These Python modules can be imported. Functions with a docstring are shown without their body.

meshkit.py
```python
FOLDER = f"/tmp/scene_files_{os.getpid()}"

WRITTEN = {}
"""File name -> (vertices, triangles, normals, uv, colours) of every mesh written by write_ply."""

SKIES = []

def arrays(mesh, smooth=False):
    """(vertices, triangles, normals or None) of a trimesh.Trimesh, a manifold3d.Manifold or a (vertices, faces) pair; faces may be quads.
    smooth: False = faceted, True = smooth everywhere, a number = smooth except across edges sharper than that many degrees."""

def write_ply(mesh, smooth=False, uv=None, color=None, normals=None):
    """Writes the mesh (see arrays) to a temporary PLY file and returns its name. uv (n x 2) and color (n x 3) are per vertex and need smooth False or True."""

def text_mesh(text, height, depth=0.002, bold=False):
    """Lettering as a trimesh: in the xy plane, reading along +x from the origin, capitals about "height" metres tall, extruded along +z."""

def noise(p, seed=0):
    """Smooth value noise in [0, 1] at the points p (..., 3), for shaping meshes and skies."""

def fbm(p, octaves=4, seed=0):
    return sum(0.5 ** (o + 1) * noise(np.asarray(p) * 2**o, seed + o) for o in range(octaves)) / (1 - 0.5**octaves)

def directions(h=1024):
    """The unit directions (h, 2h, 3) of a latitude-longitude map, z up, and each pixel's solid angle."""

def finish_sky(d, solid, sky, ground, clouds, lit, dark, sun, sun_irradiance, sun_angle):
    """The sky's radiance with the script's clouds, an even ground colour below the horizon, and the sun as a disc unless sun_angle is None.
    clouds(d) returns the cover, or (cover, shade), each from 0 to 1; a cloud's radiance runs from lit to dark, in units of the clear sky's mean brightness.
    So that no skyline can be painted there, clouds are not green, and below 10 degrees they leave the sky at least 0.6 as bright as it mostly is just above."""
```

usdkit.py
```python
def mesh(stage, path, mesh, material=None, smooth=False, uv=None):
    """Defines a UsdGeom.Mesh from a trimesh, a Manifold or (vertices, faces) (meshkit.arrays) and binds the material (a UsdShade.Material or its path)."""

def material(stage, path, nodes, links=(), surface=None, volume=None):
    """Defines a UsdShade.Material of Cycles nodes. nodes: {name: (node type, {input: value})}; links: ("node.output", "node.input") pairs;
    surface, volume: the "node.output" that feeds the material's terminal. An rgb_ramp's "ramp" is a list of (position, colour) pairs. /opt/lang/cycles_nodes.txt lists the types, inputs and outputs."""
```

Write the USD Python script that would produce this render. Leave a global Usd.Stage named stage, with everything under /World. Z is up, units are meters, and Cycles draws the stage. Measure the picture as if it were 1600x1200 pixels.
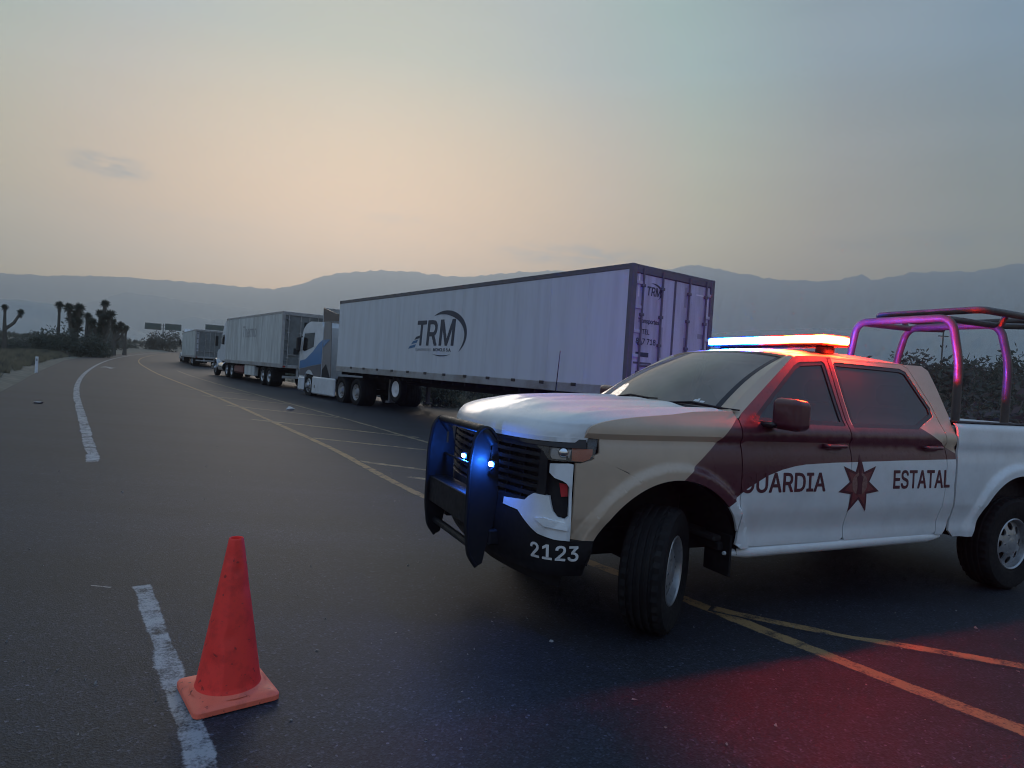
import math, random
import numpy as np, trimesh, usdkit, meshkit, shapely
from shapely.geometry import Polygon, LineString, box as sbox
from shapely import affinity
from scipy.spatial import Delaunay
from scipy.interpolate import PchipInterpolator as PC
from pxr import Usd, UsdGeom, UsdLux, UsdShade, Gf, Sdf, Vt

stage = Usd.Stage.CreateInMemory()
UsdGeom.SetStageUpAxis(stage, 'Z'); UsdGeom.SetStageMetersPerUnit(stage, 1.0)
UsdGeom.Xform.Define(stage, '/World'); UsdGeom.Scope.Define(stage, '/World/Looks')
rng = np.random.default_rng(7)
PI = math.pi

# ------------------------------------------------------------------ camera
EYE = (0.0, 0.0, 1.61); ROLL = 0.06401; PITCH = -0.01445
cam = UsdGeom.Camera.Define(stage, '/World/camera')
cam.CreateHorizontalApertureAttr(36.0); cam.CreateFocalLengthAttr(36.0 * 1025.5 / 1600)
cam.CreateClippingRangeAttr(Gf.Vec2f(0.05, 100000)); cam.CreateFStopAttr(0.0)
cam.CreateExposureAttr(1.4)
def cam_axes():
    fw = np.array([0, math.cos(PITCH), math.sin(PITCH)]); r0 = np.array([1., 0, 0]); u0 = np.cross(r0, fw)
    r = r0 * math.cos(ROLL) + u0 * math.sin(ROLL); u = -r0 * math.sin(ROLL) + u0 * math.cos(ROLL)
    return r, u, fw
_r, _u, _f = cam_axes()
UsdGeom.Xformable(cam).AddTransformOp().Set(Gf.Matrix4d(*_r, 0, *_u, 0, *(-_f), 0, *EYE, 1))

# ------------------------------------------------------------------ sky and sun
SUN_AZ, SUN_EL = math.radians(-14.0), math.radians(12.0)
def dirv(az, el): return (math.sin(az) * math.cos(el), math.cos(az) * math.cos(el), math.sin(el))
SKY_STRENGTH = 0.10
dome = UsdLux.DomeLight.Define(stage, '/World/sky')
dome.GetPrim().SetCustomDataByKey('kind', 'structure')
glow = dirv(math.radians(-13), math.radians(14))
sky_nodes, sky_links = ({
    'tc': ('texture_coordinate', {}),
    'sky': ('sky_texture', {'sky_type': 'single_scattering', 'sun_disc': False, 'sun_elevation': SUN_EL, 'sun_rotation': SUN_AZ,
                            'altitude': 1500.0, 'air_density': 1.0, 'aerosol_density': 1.6, 'ozone_density': 1.0}),
    'dot': ('vector_math', {'math_type': 'dot_product', 'vector2': glow}),
    # thin high dusk veil: warm towards the set sun, grey blue away from it
    'veil': ('rgb_ramp', {'ramp': [(0.0, (1.05, 1.70, 2.75)), (0.45, (1.05, 1.72, 2.8)), (0.66, (0.95, 1.55, 2.5)), (0.79, (0.50, 1.00, 1.55)), (0.85, (0.55, 0.95, 1.26)), (0.90, (0.86, 1.18, 1.34)), (0.945, (1.26, 1.86, 1.66)), (0.972, (1.66, 1.84, 1.66)), (0.99, (2.06, 2.06, 1.48)), (1.0, (2.25, 2.12, 1.42))]}),
    'up': ('map_range', {'from_min': -1.0, 'from_max': 1.0, 'to_min': 0.0, 'to_max': 1.0, 'clamp': True}),
    'sep': ('separate_xyz', {}),
    'low': ('map_range', {'from_min': 0.06, 'from_max': 0.42, 'to_min': 1.0, 'to_max': 0.0, 'clamp': True}),
    'pink': ('mix_color', {'blend_type': 'multiply', 'b': (2.9, 1.22, 0.10)}),
    'map1': ('mapping', {'scale': (2.2, 2.2, 11.0), 'rotation': (0.05, 0.03, 0)}),
    'n1': ('noise_texture', {'scale': 1.3, 'detail': 5.0, 'roughness': 0.55, 'distortion': 0.4}),
    'r1': ('map_range', {'from_min': 0.42, 'from_max': 0.75, 'to_min': 0.0, 'to_max': 0.10, 'clamp': True}),
    'cl': ('mix_color', {'blend_type': 'mix', 'b': (2.9, 3.1, 3.4)}),
    'mx': ('mix_color', {'fac': 0.93}),
    'bg': ('background_shader', {'strength': SKY_STRENGTH}),
}, [('tc.generated', 'dot.vector1'), ('tc.generated', 'sep.vector'), ('tc.generated', 'map1.vector'), ('map1.vector', 'n1.vector'),
    ('dot.value', 'up.value'), ('up.result', 'veil.fac'), ('sep.z', 'low.value'), ('low.result', 'pink.fac'), ('veil.color', 'pink.a'),
    ('n1.fac', 'r1.value'), ('r1.result', 'cl.fac'), ('pink.result', 'cl.a'),
    ('sky.color', 'mx.a'), ('mx.result', 'bg.color')])
# a few small evening clouds: azimuth, elevation, half widths (degrees), how thick, colour
sky_nodes.update({'az': ('math', {'math_type': 'arctan2'}), 'el': ('math', {'math_type': 'arcsine'}), 'map2': ('mapping', {'scale': (9.0, 9.0, 42.0)}), 'n2': ('noise_texture', {'scale': 2.4, 'detail': 6.0, 'roughness': .62, 'distortion': .5}),
                  'r2': ('map_range', {'from_min': .40, 'from_max': .60, 'to_min': 0.0, 'to_max': 1.0, 'clamp': True})})
sky_links += [('sep.x', 'az.value1'), ('sep.y', 'az.value2'), ('sep.z', 'el.value1'), ('tc.generated', 'map2.vector'), ('map2.vector', 'n2.vector'), ('n2.fac', 'r2.value')]
last = 'cl.result'
for k, (a0, e0, wa, we, th, col) in enumerate([(-32.2, 13.2, 3.6, 1.1, .85, (.55, .72, .80)), (5.2, 10.5, 9.0, 1.2, .75, (.95, 1.1, 1.2)), (32, 11.6, 10.0, 1.1, .4, (.55, .72, .85)), (-9.5, 12.4, 5.0, .6, .35, (1.5, 1.15, .95)), (-30, 10.2, 12.0, .7, .12, (1.2, 1.1, 1.05)), (20, 16, 14.0, 1.6, .08, (.9, 1.0, 1.1))]):
    c = f'c{k}'
    sky_nodes.update({c + 'u': ('math', {'math_type': 'multiply_add', 'value2': 57.29578 / wa, 'value3': -a0 / wa}), c + 'v': ('math', {'math_type': 'multiply_add', 'value2': 57.29578 / we, 'value3': -e0 / we}),
        c + 'u2': ('math', {'math_type': 'multiply'}), c + 'd': ('math', {'math_type': 'multiply_add'}), c + 'm': ('map_range', {'range_type': 'smoothstep', 'from_min': 0.0, 'from_max': 1.0, 'to_min': th, 'to_max': 0.0, 'clamp': True}),
        c + 'f': ('math', {'math_type': 'multiply'}), c + 'x': ('mix_color', {'b': col})})
    sky_links += [('az.value', c + 'u.value1'), ('el.value', c + 'v.value1'), (c + 'u.value', c + 'u2.value1'), (c + 'u.value', c + 'u2.value2'), (c + 'v.value', c + 'd.value1'), (c + 'v.value', c + 'd.value2'), (c + 'u2.value', c + 'd.value3'),
        (c + 'd.value', c + 'm.value'), (c + 'm.result', c + 'f.value1'), ('r2.result', c + 'f.value2'), (c + 'f.value', c + 'x.fac'), (last, c + 'x.a')]
    last = c + 'x.result'
sky_links.append((last, 'mx.b'))
dusk = usdkit.material(stage, '/World/Looks/dusk_sky', sky_nodes, sky_links, surface='bg.background')
UsdShade.MaterialBindingAPI.Apply(dome.GetPrim()).Bind(dusk)
sun = UsdLux.DistantLight.Define(stage, '/World/sun')
sun.CreateIntensityAttr(0.16); sun.CreateAngleAttr(26.0); sun.CreateNormalizeAttr(True) if hasattr(sun, 'CreateNormalizeAttr') else None
sun.CreateColorAttr(Gf.Vec3f(1.0, 0.88, 0.78))
UsdGeom.Xformable(sun).AddRotateXYZOp().Set(Gf.Vec3f(90 - math.degrees(SUN_EL), 0, 180 - math.degrees(SUN_AZ)))

# strengths of the lit lamps and of the air
HAZE = 0.00044; BAR_S = 370.0; LED_S = 330.0

# ------------------------------------------------------------------ scene helpers
_used = {}
def _path(parent, name):
    base = f'{parent}/{name}'
    k = _used.get(base, 0); _used[base] = k + 1
    return base if k == 0 else f'{base}_{k:03d}'
def P(o): return str(o.GetPath()) if o is not None else '/World'
def tag(o, label=None, cat=None, group=None, kind=None):
    p = o.GetPrim() if hasattr(o, 'GetPrim') else o
    for k, v in (('label', label), ('category', cat), ('group', group), ('kind', kind)):
        if v: p.SetCustomDataByKey(k, v)
    return p
def thing(name, label, cat, loc=(0, 0, 0), rot=0.0, group=None, parent=None):
    x = UsdGeom.Xform.Define(stage, _path(P(parent), name))
    x.AddTranslateOp().Set(Gf.Vec3d(*map(float, loc))); x.AddRotateZOp().Set(float(math.degrees(rot)))
    return tag(x, label, cat, group)
def node(name, parent, loc=(0, 0, 0), rot=0.0, label=None):
    x = UsdGeom.Xform.Define(stage, _path(P(parent), name))
    x.AddTranslateOp().Set(Gf.Vec3d(*map(float, loc))); x.AddRotateZOp().Set(float(math.degrees(rot)))
    if label: tag(x, label)
    return x.GetPrim()
def obj(name, m, mat, parent=None, smooth=32, label=None, cat=None, group=None, kind=None):
    if isinstance(m, (list, tuple)) and len(m) and isinstance(m[0], trimesh.Trimesh): m = trimesh.util.concatenate(m)
    o = usdkit.mesh(stage, _path(P(parent), name), m, mat, smooth=smooth)
    return tag(o, label, cat, group, kind)
def copy_of(src, loc, rot=0.0, label=None, group=None, scale=None):
    c = src.GetCustomData(); nm = src.GetName().rstrip('0123456789').rstrip('_')
    x = UsdGeom.Xform.Define(stage, _path('/World', nm))
    pr = x.GetPrim(); pr.GetReferences().AddInternalReference(src.GetPath())
    xf = UsdGeom.Xformable(pr); xf.ClearXformOpOrder()
    m = Gf.Matrix4d(); m.SetIdentity()
    s = scale or 1.0
    R_ = Gf.Matrix4d().SetRotate(Gf.Rotation(Gf.Vec3d(0, 0, 1), math.degrees(rot)))
    S_ = Gf.Matrix4d().SetScale(s)
    m = S_ * R_; m.SetTranslateOnly(Gf.Vec3d(*map(float, loc)))
    xf.AddTransformOp(opSuffix='copy').Set(m)
    pr.SetInstanceable(True)
    tag(pr, label or c.get('label'), c.get('category'), group or c.get('group'))
    return pr

# ---- mesh makers (trimesh)
def cat(*ms): return trimesh.util.concatenate([m for m in ms if m is not None])
def xf(m, loc=(0, 0, 0), rx=0, ry=0, rz=0):
    m = m.copy()
    for a, ax in ((rx, [1, 0, 0]), (ry, [0, 1, 0]), (rz, [0, 0, 1])):
        if a: m.apply_transform(trimesh.transformations.rotation_matrix(a, ax))
    m.apply_translation(loc); return m
def bx(x0, x1, y0, y1, z0, z1, b=0.01):
    b = min(b, abs(x1 - x0) * .45, abs(y1 - y0) * .45, abs(z1 - z0) * .45)
    pts = []
    for x, sx in ((x0, 1), (x1, -1)):
        for y, sy in ((y0, 1), (y1, -1)):
            for z, sz in ((z0, 1), (z1, -1)):
                if b <= 0: pts.append((x, y, z))
                else: pts += [(x, y + sy * b, z + sz * b), (x + sx * b, y, z + sz * b), (x + sx * b, y + sy * b, z)]
    return trimesh.convex.convex_hull(np.array(pts, float))
def rounded(pts, r, n=5):
    pts = [np.array(p, float) for p in pts]; out = [pts[0]]
    for a, b, c in zip(pts, pts[1:], pts[2:]):
        u, v = a - b, c - b; lu, lv = np.linalg.norm(u), np.linalg.norm(v); d = min(r, lu * .48, lv * .48)
        p, q = b + u / lu * d, b + v / lv * d
        for t in np.linspace(0, 1, n + 1): out.append((1 - t) ** 2 * p + 2 * t * (1 - t) * b + t * t * q)
    out.append(pts[-1]); return np.array(out)
def tube(pts, r, sides=12, closed=False):
    p = np.asarray(pts, float); n = len(p)
    t = np.gradient(p, axis=0)
    if closed: t = np.roll(p, -1, 0) - np.roll(p, 1, 0)
    t /= np.linalg.norm(t, axis=1, keepdims=True) + 1e-12
    a = np.cross(t[0], [0, 0, 1.]);
    if np.linalg.norm(a) < 1e-3: a = np.cross(t[0], [1., 0, 0])
    a /= np.linalg.norm(a); rings = []
    rr = np.broadcast_to(r, (n,))
    for i in range(n):
        a = a - t[i] * (a @ t[i]); a /= np.linalg.norm(a); b = np.cross(t[i], a)
        an = np.arange(sides) * 2 * PI / sides
        rings.append(p[i] + rr[i] * (np.cos(an)[:, None] * a + np.sin(an)[:, None] * b))
    v = np.concatenate(rings); f = []
    m = n if closed else n - 1
    for i in range(m):
        j = (i + 1) % n
        for k in range(sides):
            l = (k + 1) % sides
            f += [[i * sides + k, i * sides + l, j * sides + l], [i * sides + k, j * sides + l, j * sides + k]]
    if not closed:
        c0, c1 = len(v), len(v) + 1; v = np.vstack([v, p[0], p[-1]])
        for k in range(sides):
            l = (k + 1) % sides; f += [[c0, l, k], [c1, (n - 1) * sides + k, (n - 1) * sides + l]]
    return trimesh.Trimesh(v, f, process=False)
def lathe(prof, n=48, axis='y'):
    """prof: (radius, along) pairs; open or closed; revolved about the axis."""
    prof = np.asarray(prof, float); k = len(prof); an = np.arange(n) * 2 * PI / n
    v = np.stack([prof[:, 0][None] * np.cos(an)[:, None], np.broadcast_to(prof[:, 1], (n, k)), prof[:, 0][None] * np.sin(an)[:, None]], -1).reshape(-1, 3)
    f = []
    for i in range(n):
        j = (i + 1) % n
        for q in range(k - 1):
            a, b, c, d = i * k + q, i * k + q + 1, j * k + q + 1, j * k + q
            f += [[a, b, c], [a, c, d]]
    if axis == 'z': v = v[:, [0, 2, 1]]; f = [t[::-1] for t in f]
    if axis == 'x': v = v[:, [1, 0, 2]]; f = [t[::-1] for t in f]
    m = trimesh.Trimesh(v, f, process=False); return m
def prism(poly, h, plane='xy', at=0.0):
    """2-D polygon extruded by h; plane says which axes it lies in."""
    if not isinstance(poly, (Polygon, shapely.MultiPolygon)): poly = Polygon(poly)
    ms = [trimesh.creation.extrude_polygon(g, h, engine='earcut') for g in getattr(poly, 'geoms', [poly]) if g.area > 1e-7]
    m = cat(*ms); v = m.vertices.copy(); v[:, 2] += at
    if plane == 'xz': v = np.stack([v[:, 0], v[:, 2], v[:, 1]], 1); m = trimesh.Trimesh(v, m.faces[:, ::-1], process=False)
    elif plane == 'yz': v = np.stack([v[:, 2], v[:, 0], v[:, 1]], 1); m = trimesh.Trimesh(v, m.faces, process=False)
    else: m = trimesh.Trimesh(v, m.faces, process=False)
    return m
def _tri2(poly, step):
    ring = [np.array(r.segmentize(step).coords)[:-1] for g in getattr(poly, 'geoms', [poly]) for r in (g.exterior, *g.interiors)]
    b = np.concatenate(ring)
    x0, y0, x1, y1 = poly.bounds
    gx, gy = np.meshgrid(np.arange(x0, x1, step), np.arange(y0, y1, step)); g = np.stack([gx.ravel(), gy.ravel()], 1)
    inn = poly.buffer(-step * .45)
    if not inn.is_empty and len(g):
        g = g[shapely.contains_xy(inn, g[:, 0], g[:, 1])]; p = np.vstack([b, g])
    else: p = b
    p = np.unique(np.round(p, 6), axis=0)
    p = p + 0
    t = Delaunay(p + 1e-9 * np.sin(np.arange(len(p)))[:, None] ).simplices
    c = p[t].mean(1)
    e1, e2 = p[t[:, 1]] - p[t[:, 0]], p[t[:, 2]] - p[t[:, 0]]; ar = e1[:, 0] * e2[:, 1] - e1[:, 1] * e2[:, 0]
    keep = shapely.contains_xy(poly, c[:, 0], c[:, 1]) & (np.abs(ar) > 1e-8)
    t = t[keep]; ar = ar[keep]; t[ar < 0] = t[ar < 0][:, ::-1]
    return p, t
def patch(poly, fn, step=0.04, thick=0.02, flip=False):
    """A panel: polygon in a 2-D domain, mapped by fn(u, v, depth) to 3-D, with a returned edge of the given depth."""
    polys = [g for g in getattr(poly, 'geoms', [poly]) if isinstance(g, Polygon) and g.area > 1e-6]
    ms = []
    for g in polys:
        p, t = _tri2(g, step)
        if not len(t): continue
        v = fn(p[:, 0], p[:, 1], 0.0)
        e = np.sort(np.concatenate([t[:, [0, 1]], t[:, [1, 2]], t[:, [2, 0]]]), 1); d = np.concatenate([t[:, [0, 1]], t[:, [1, 2]], t[:, [2, 0]]])
        _, idx, cnt = np.unique(e, axis=0, return_index=True, return_counts=True)
        be = d[idx[cnt == 1]]
        ms.append((v, t, be, p))
    vs, fs, n = [], [], 0
    for v, t, be, p in ms:
        vs.append(v); fs.append(t + n); n += len(v)
        if thick:
            a, b = be[:, 0], be[:, 1]; w = fn(p[:, 0], p[:, 1], thick); k = len(be)
            vs.append(np.vstack([v[a], v[b], w[b], w[a]])); i = np.arange(k) + n
            fs.append(np.stack([i, i + 2 * k, i + k], 1)); fs.append(np.stack([i, i + 3 * k, i + 2 * k], 1)); n += 4 * k
    if not vs: return None
    f = np.vstack(fs)
    if flip: f = f[:, ::-1]
    return trimesh.Trimesh(np.vstack(vs), f, process=False)
def ruled(a, b, n=2, thick=0.0, flip=False):
    a, b = np.asarray(a, float), np.asarray(b, float); k = len(a)
    v = np.concatenate([a + (b - a) * t for t in np.linspace(0, 1, n)]); f = []
    for r in range(n - 1):
        for i in range(k - 1):
            q = r * k + i; f += [[q, q + 1, q + k + 1], [q, q + k + 1, q + k]]
    f = np.array(f)
    if flip: f = f[:, ::-1]
    return trimesh.Trimesh(v, f, process=False)
def text(s, h, depth=.003, bold=True, sx=1.0, shear=0.0, center=False):
    m = meshkit.text_mesh(s, h, depth, bold); v = m.vertices.copy(); v[:, 0] -= v[:, 0].min(); v[:, 0] *= sx; v[:, 0] += shear * v[:, 1]
    if center: v[:, 0] -= v[:, 0].mean()
    return trimesh.Trimesh(v, m.faces, process=False)
def mapv(m, fn, flip=False):
    v = fn(m.vertices); return trimesh.Trimesh(v, m.faces[:, ::-1] if flip else m.faces, process=False)
def mirror(m):
    v = m.vertices.copy(); v[:, 1] *= -1; return trimesh.Trimesh(v, m.faces[:, ::-1], process=False)

# ------------------------------------------------------------------ materials
def paint(name, col, rough=0.45, coat=0.35, grime=0.12, metal=0.0, spec=0.5, scale=3.0, dirt=(0.16, 0.13, 0.10), stretch=1.0):
    return usdkit.material(stage, '/World/Looks/' + name, {
        'tc': ('texture_coordinate', {}), 'mp': ('mapping', {'scale': (1.0, 1.0, stretch)}), 'n': ('noise_texture', {'scale': scale, 'detail': 6.0, 'roughness': 0.62}),
        'r': ('map_range', {'from_min': 0.42, 'from_max': 0.80, 'to_min': 0.0, 'to_max': min(1.0, grime * 2.2), 'clamp': True}),
        'm': ('mix_color', {'a': col, 'b': dirt}),
        'n2': ('noise_texture', {'scale': scale * 9, 'detail': 3.0}),
        'rr': ('map_range', {'from_min': 0.3, 'from_max': 0.7, 'to_min': max(0.02, rough - .08), 'to_max': rough + .1, 'clamp': True}),
        'p': ('principled_bsdf', {'metallic': metal, 'coat_weight': coat, 'coat_roughness': 0.12, 'specular_ior_level': spec})},
        [('tc.object', 'mp.vector'), ('mp.vector', 'n.vector'), ('tc.object', 'n2.vector'), ('n.fac', 'r.value'), ('r.result', 'm.fac'), ('m.result', 'p.base_color'), ('n2.fac', 'rr.value'), ('rr.result', 'p.roughness')], surface='p.BSDF')
def plain(name, col, rough=0.6, metal=0.0, spec=0.5, **kw):
    return usdkit.material(stage, '/World/Looks/' + name, {'p': ('principled_bsdf', {'base_color': col, 'roughness': rough, 'metallic': metal, 'specular_ior_level': spec, **kw})}, surface='p.BSDF')
def emit(name, col, s):
    return usdkit.material(stage, '/World/Looks/' + name, {'e': ('emission', {'color': col, 'strength': s})}, surface='e.emission')
def lensmat(name, col, glowc, s, rough=0.15):
    return usdkit.material(stage, '/World/Looks/' + name, {'p': ('principled_bsdf', {'base_color': col, 'roughness': rough, 'emission_color': glowc, 'emission_strength': s})}, surface='p.BSDF')
M = {}
M['white'] = paint('white_paint', (0.74, 0.76, 0.78), .38, .5, .10)
M['tan'] = paint('tan_paint', (0.54, 0.41, 0.30), .42, .45, .10)
M['maroon'] = paint('maroon_paint', (0.075, 0.012, 0.022), .38, .5, .06, dirt=(.10, .06, .06))
M['letter'] = plain('maroon_vinyl', (0.085, 0.016, 0.026), .5)
M['letter_white'] = plain('white_vinyl', (0.72, 0.72, 0.72), .5)
M['black'] = paint('black_plastic', (0.010, 0.010, 0.012), .55, .0, .15, spec=.3, dirt=(.04, .037, .034))
M['gloss_black'] = plain('gloss_black', (0.012, 0.012, 0.014), .22)
M['rubber'] = paint('rubber', (0.012, 0.012, 0.013), .8, 0, .25, spec=.2, dirt=(.035, .033, .03), scale=6)
M['steel'] = paint('wheel_steel', (0.42, 0.43, 0.45), .38, .1, .2, metal=.75)
M['chrome'] = plain('chrome', (0.75, 0.76, 0.78), .12, 1.0)
M['dark'] = plain('dark_chassis', (0.012, 0.012, 0.013), .8)
M['liner'] = plain('wheel_well', (0.008, 0.008, 0.009), .9)
M['seat'] = plain('seat_cloth', (0.03, 0.028, 0.027), .9)
def glassmat(name, tint, film, filmcol, rough=.03):
    return usdkit.material(stage, '/World/Looks/' + name, {
        't': ('transparent_bsdf', {'color': tint}), 'g': ('glossy_bsdf', {'color': (1, 1, 1), 'roughness': rough}), 'fr': ('fresnel', {'IOR': 1.65}),
        'm': ('mix_closure', {}), 'd': ('diffuse_bsdf', {'color': filmcol}), 'x': ('mix_closure', {}),
        'tc': ('texture_coordinate', {}), 'n': ('noise_texture', {'scale': 2.5, 'detail': 5.0}),
        'r': ('map_range', {'from_min': .3, 'from_max': .75, 'to_min': film * .7, 'to_max': film * 1.3, 'clamp': True})},
        [('fr.fac', 'm.fac'), ('t.BSDF', 'm.closure1'), ('g.BSDF', 'm.closure2'), ('tc.object', 'n.vector'), ('n.fac', 'r.value'), ('r.result', 'x.fac'), ('m.closure', 'x.closure1'), ('d.BSDF', 'x.closure2')], surface='x.closure')
M['windshield'] = glassmat('dusty_windshield_glass', (.42, .44, .44), .40, (.52, .46, .40))
M['tint'] = glassmat('tinted_glass', (.05, .05, .055), .06, (.25, .22, .2))
M['lamp_glass'] = glassmat('lamp_glass', (.93, .93, .93), .03, (.4, .4, .4))
M['amber'] = plain('amber_reflector', (0.70, 0.17, 0.075), .3)
M['red_reflector'] = plain('red_reflector', (0.45, 0.02, 0.03), .25)
M['tail_red'] = plain('tail_lamp', (0.22, 0.01, 0.012), .2)
# ------------------------------------------------------------------ terrain, road
_GZ = PC([-80, 6, 20, 45, 80, 130, 200, 260, 400, 700], [0, 0, .15, .30, .65, 1.35, 2.4, 3.2, 4.4, 5.0])
def gz(y): return _GZ(np.clip(y, -80, 700))
ROAD = Polygon([(-96, 206), (-85, 165), (-75, 135), (-58, 95), (-45.8, 69.9), (-37.8, 55.3), (-23.2, 32), (-18, 24), (-15, 19.3), (-11, 13), (-8.3, 9), (-5.6, 4.2), (-3.8, 0), (-1, -8), (4, -22),
                (34, -22), (20, -5), (14, 3), (10, 8.3), (5.05, 14.94), (-6.97, 30.9), (-15.6, 43.2), (-26.6, 64.2), (-34.4, 77), (-44, 95), (-58, 125), (-66, 150), (-74, 185), (-82, 222)])
LEFT_EDGE = LineString([(-96, 206), (-85, 165), (-75, 135), (-58, 95), (-45.8, 69.9), (-37.8, 55.3), (-23.2, 32), (-18, 24), (-15, 19.3), (-11, 13), (-8.3, 9), (-5.6, 4.2), (-3.8, 0), (-1, -8), (4, -22)])
shapely.prepare(ROAD)
def sstep(t): t = np.clip(t, 0, 1); return t * t * (3 - 2 * t)
def gh(x, y):
    x = np.asarray(x, float); y = np.asarray(y, float)
    pt = shapely.points(x, y); d = shapely.distance(ROAD, pt); ins = shapely.contains(ROAD, pt)
    d = np.where(ins, 0, d)
    dl = shapely.distance(LEFT_EDGE, pt); left = dl < d + 1.0
    z = gz(y) + np.where(ins, -.14, -.14 + .14 * sstep(d / .8))
    nz = meshkit.fbm(np.stack([x / 9, y / 9, 0 * x], -1), 3, 5) - .5
    z = z + np.where(left, .95 * sstep((d - 4) / 26) + .25 * sstep((d - .8) / 2), 1.75 * sstep((d - .8) / 16) + .6 * sstep((d - 18) / 40)) + nz * .5 * sstep((d - 1) / 6)
    r = np.hypot(x, y)
    return z + 12 * sstep((r - 500) / 2500) * 0 
def ground_mesh():
    rs = np.concatenate([[.5], np.geomspace(1.5, 90, 150), np.geomspace(94, 4700, 70)])
    az = np.radians(np.concatenate([np.arange(-62, 62, .35), np.arange(62, 298, 3.0)]))
    R_, A_ = np.meshgrid(rs, az, indexing='ij'); x, y = R_ * np.sin(A_), R_ * np.cos(A_)
    z = gh(x.ravel(), y.ravel()).reshape(x.shape); n = len(az)
    v = np.stack([x, y, z], -1).reshape(-1, 3); f = []
    i, j = np.meshgrid(np.arange(len(rs) - 1), np.arange(n), indexing='ij'); j2 = (j + 1) % n
    a, b, c, d = i * n + j, i * n + j2, (i + 1) * n + j2, (i + 1) * n + j
    f = np.concatenate([np.stack([a, c, b], -1).reshape(-1, 3), np.stack([a, d, c], -1).reshape(-1, 3)])
    c0 = len(v); v = np.vstack([v, [[0, 0, gz(0) - .14]]]); jj = np.arange(n)
    f = np.vstack([f, np.stack([np.full(n, c0), jj, (jj + 1) % n], 1)])
    m = trimesh.Trimesh(v, f, process=False)
    if m.face_normals[:, 2].mean() < 0: m.invert()
    return m
def noisy(name, c1, c2, c3, s1, s2, rough=.9, bump=.3, bscale=60., bdist=.02):
    return usdkit.material(stage, '/World/Looks/' + name, {
        'g': ('geometry', {}), 'n1': ('noise_texture', {'scale': s1, 'detail': 6.0, 'roughness': .6}), 'n2': ('noise_texture', {'scale': s2, 'detail': 4.0, 'roughness': .7}),
        'r1': ('map_range', {'from_min': .35, 'from_max': .65, 'clamp': True}), 'r2': ('map_range', {'from_min': .45, 'from_max': .72, 'clamp': True}),
        'm1': ('mix_color', {'a': c1, 'b': c2}), 'm2': ('mix_color', {'b': c3}),
        'n3': ('noise_texture', {'scale': bscale, 'detail': 3.0}), 'b': ('bump', {'strength': bump, 'distance': bdist}), 'p': ('principled_bsdf', {'roughness': rough, 'specular_ior_level': .3})},
        [('g.position', 'n1.vector'), ('g.position', 'n2.vector'), ('g.position', 'n3.vector'), ('n1.fac', 'r1.value'), ('n2.fac', 'r2.value'), ('r1.result', 'm1.fac'), ('r2.result', 'm2.fac'),
         ('m1.result', 'm2.a'), ('m2.result', 'p.base_color'), ('n3.fac', 'b.height'), ('b.normal', 'p.normal')], surface='p.BSDF')
M['ground'] = noisy('dry_scrubland', (.11, .115, .095), (.15, .14, .115), (.22, .20, .17), .22, 1.6, bump=.5, bscale=14., bdist=.06)
ASPH = (.015, .0180, .028)
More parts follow.
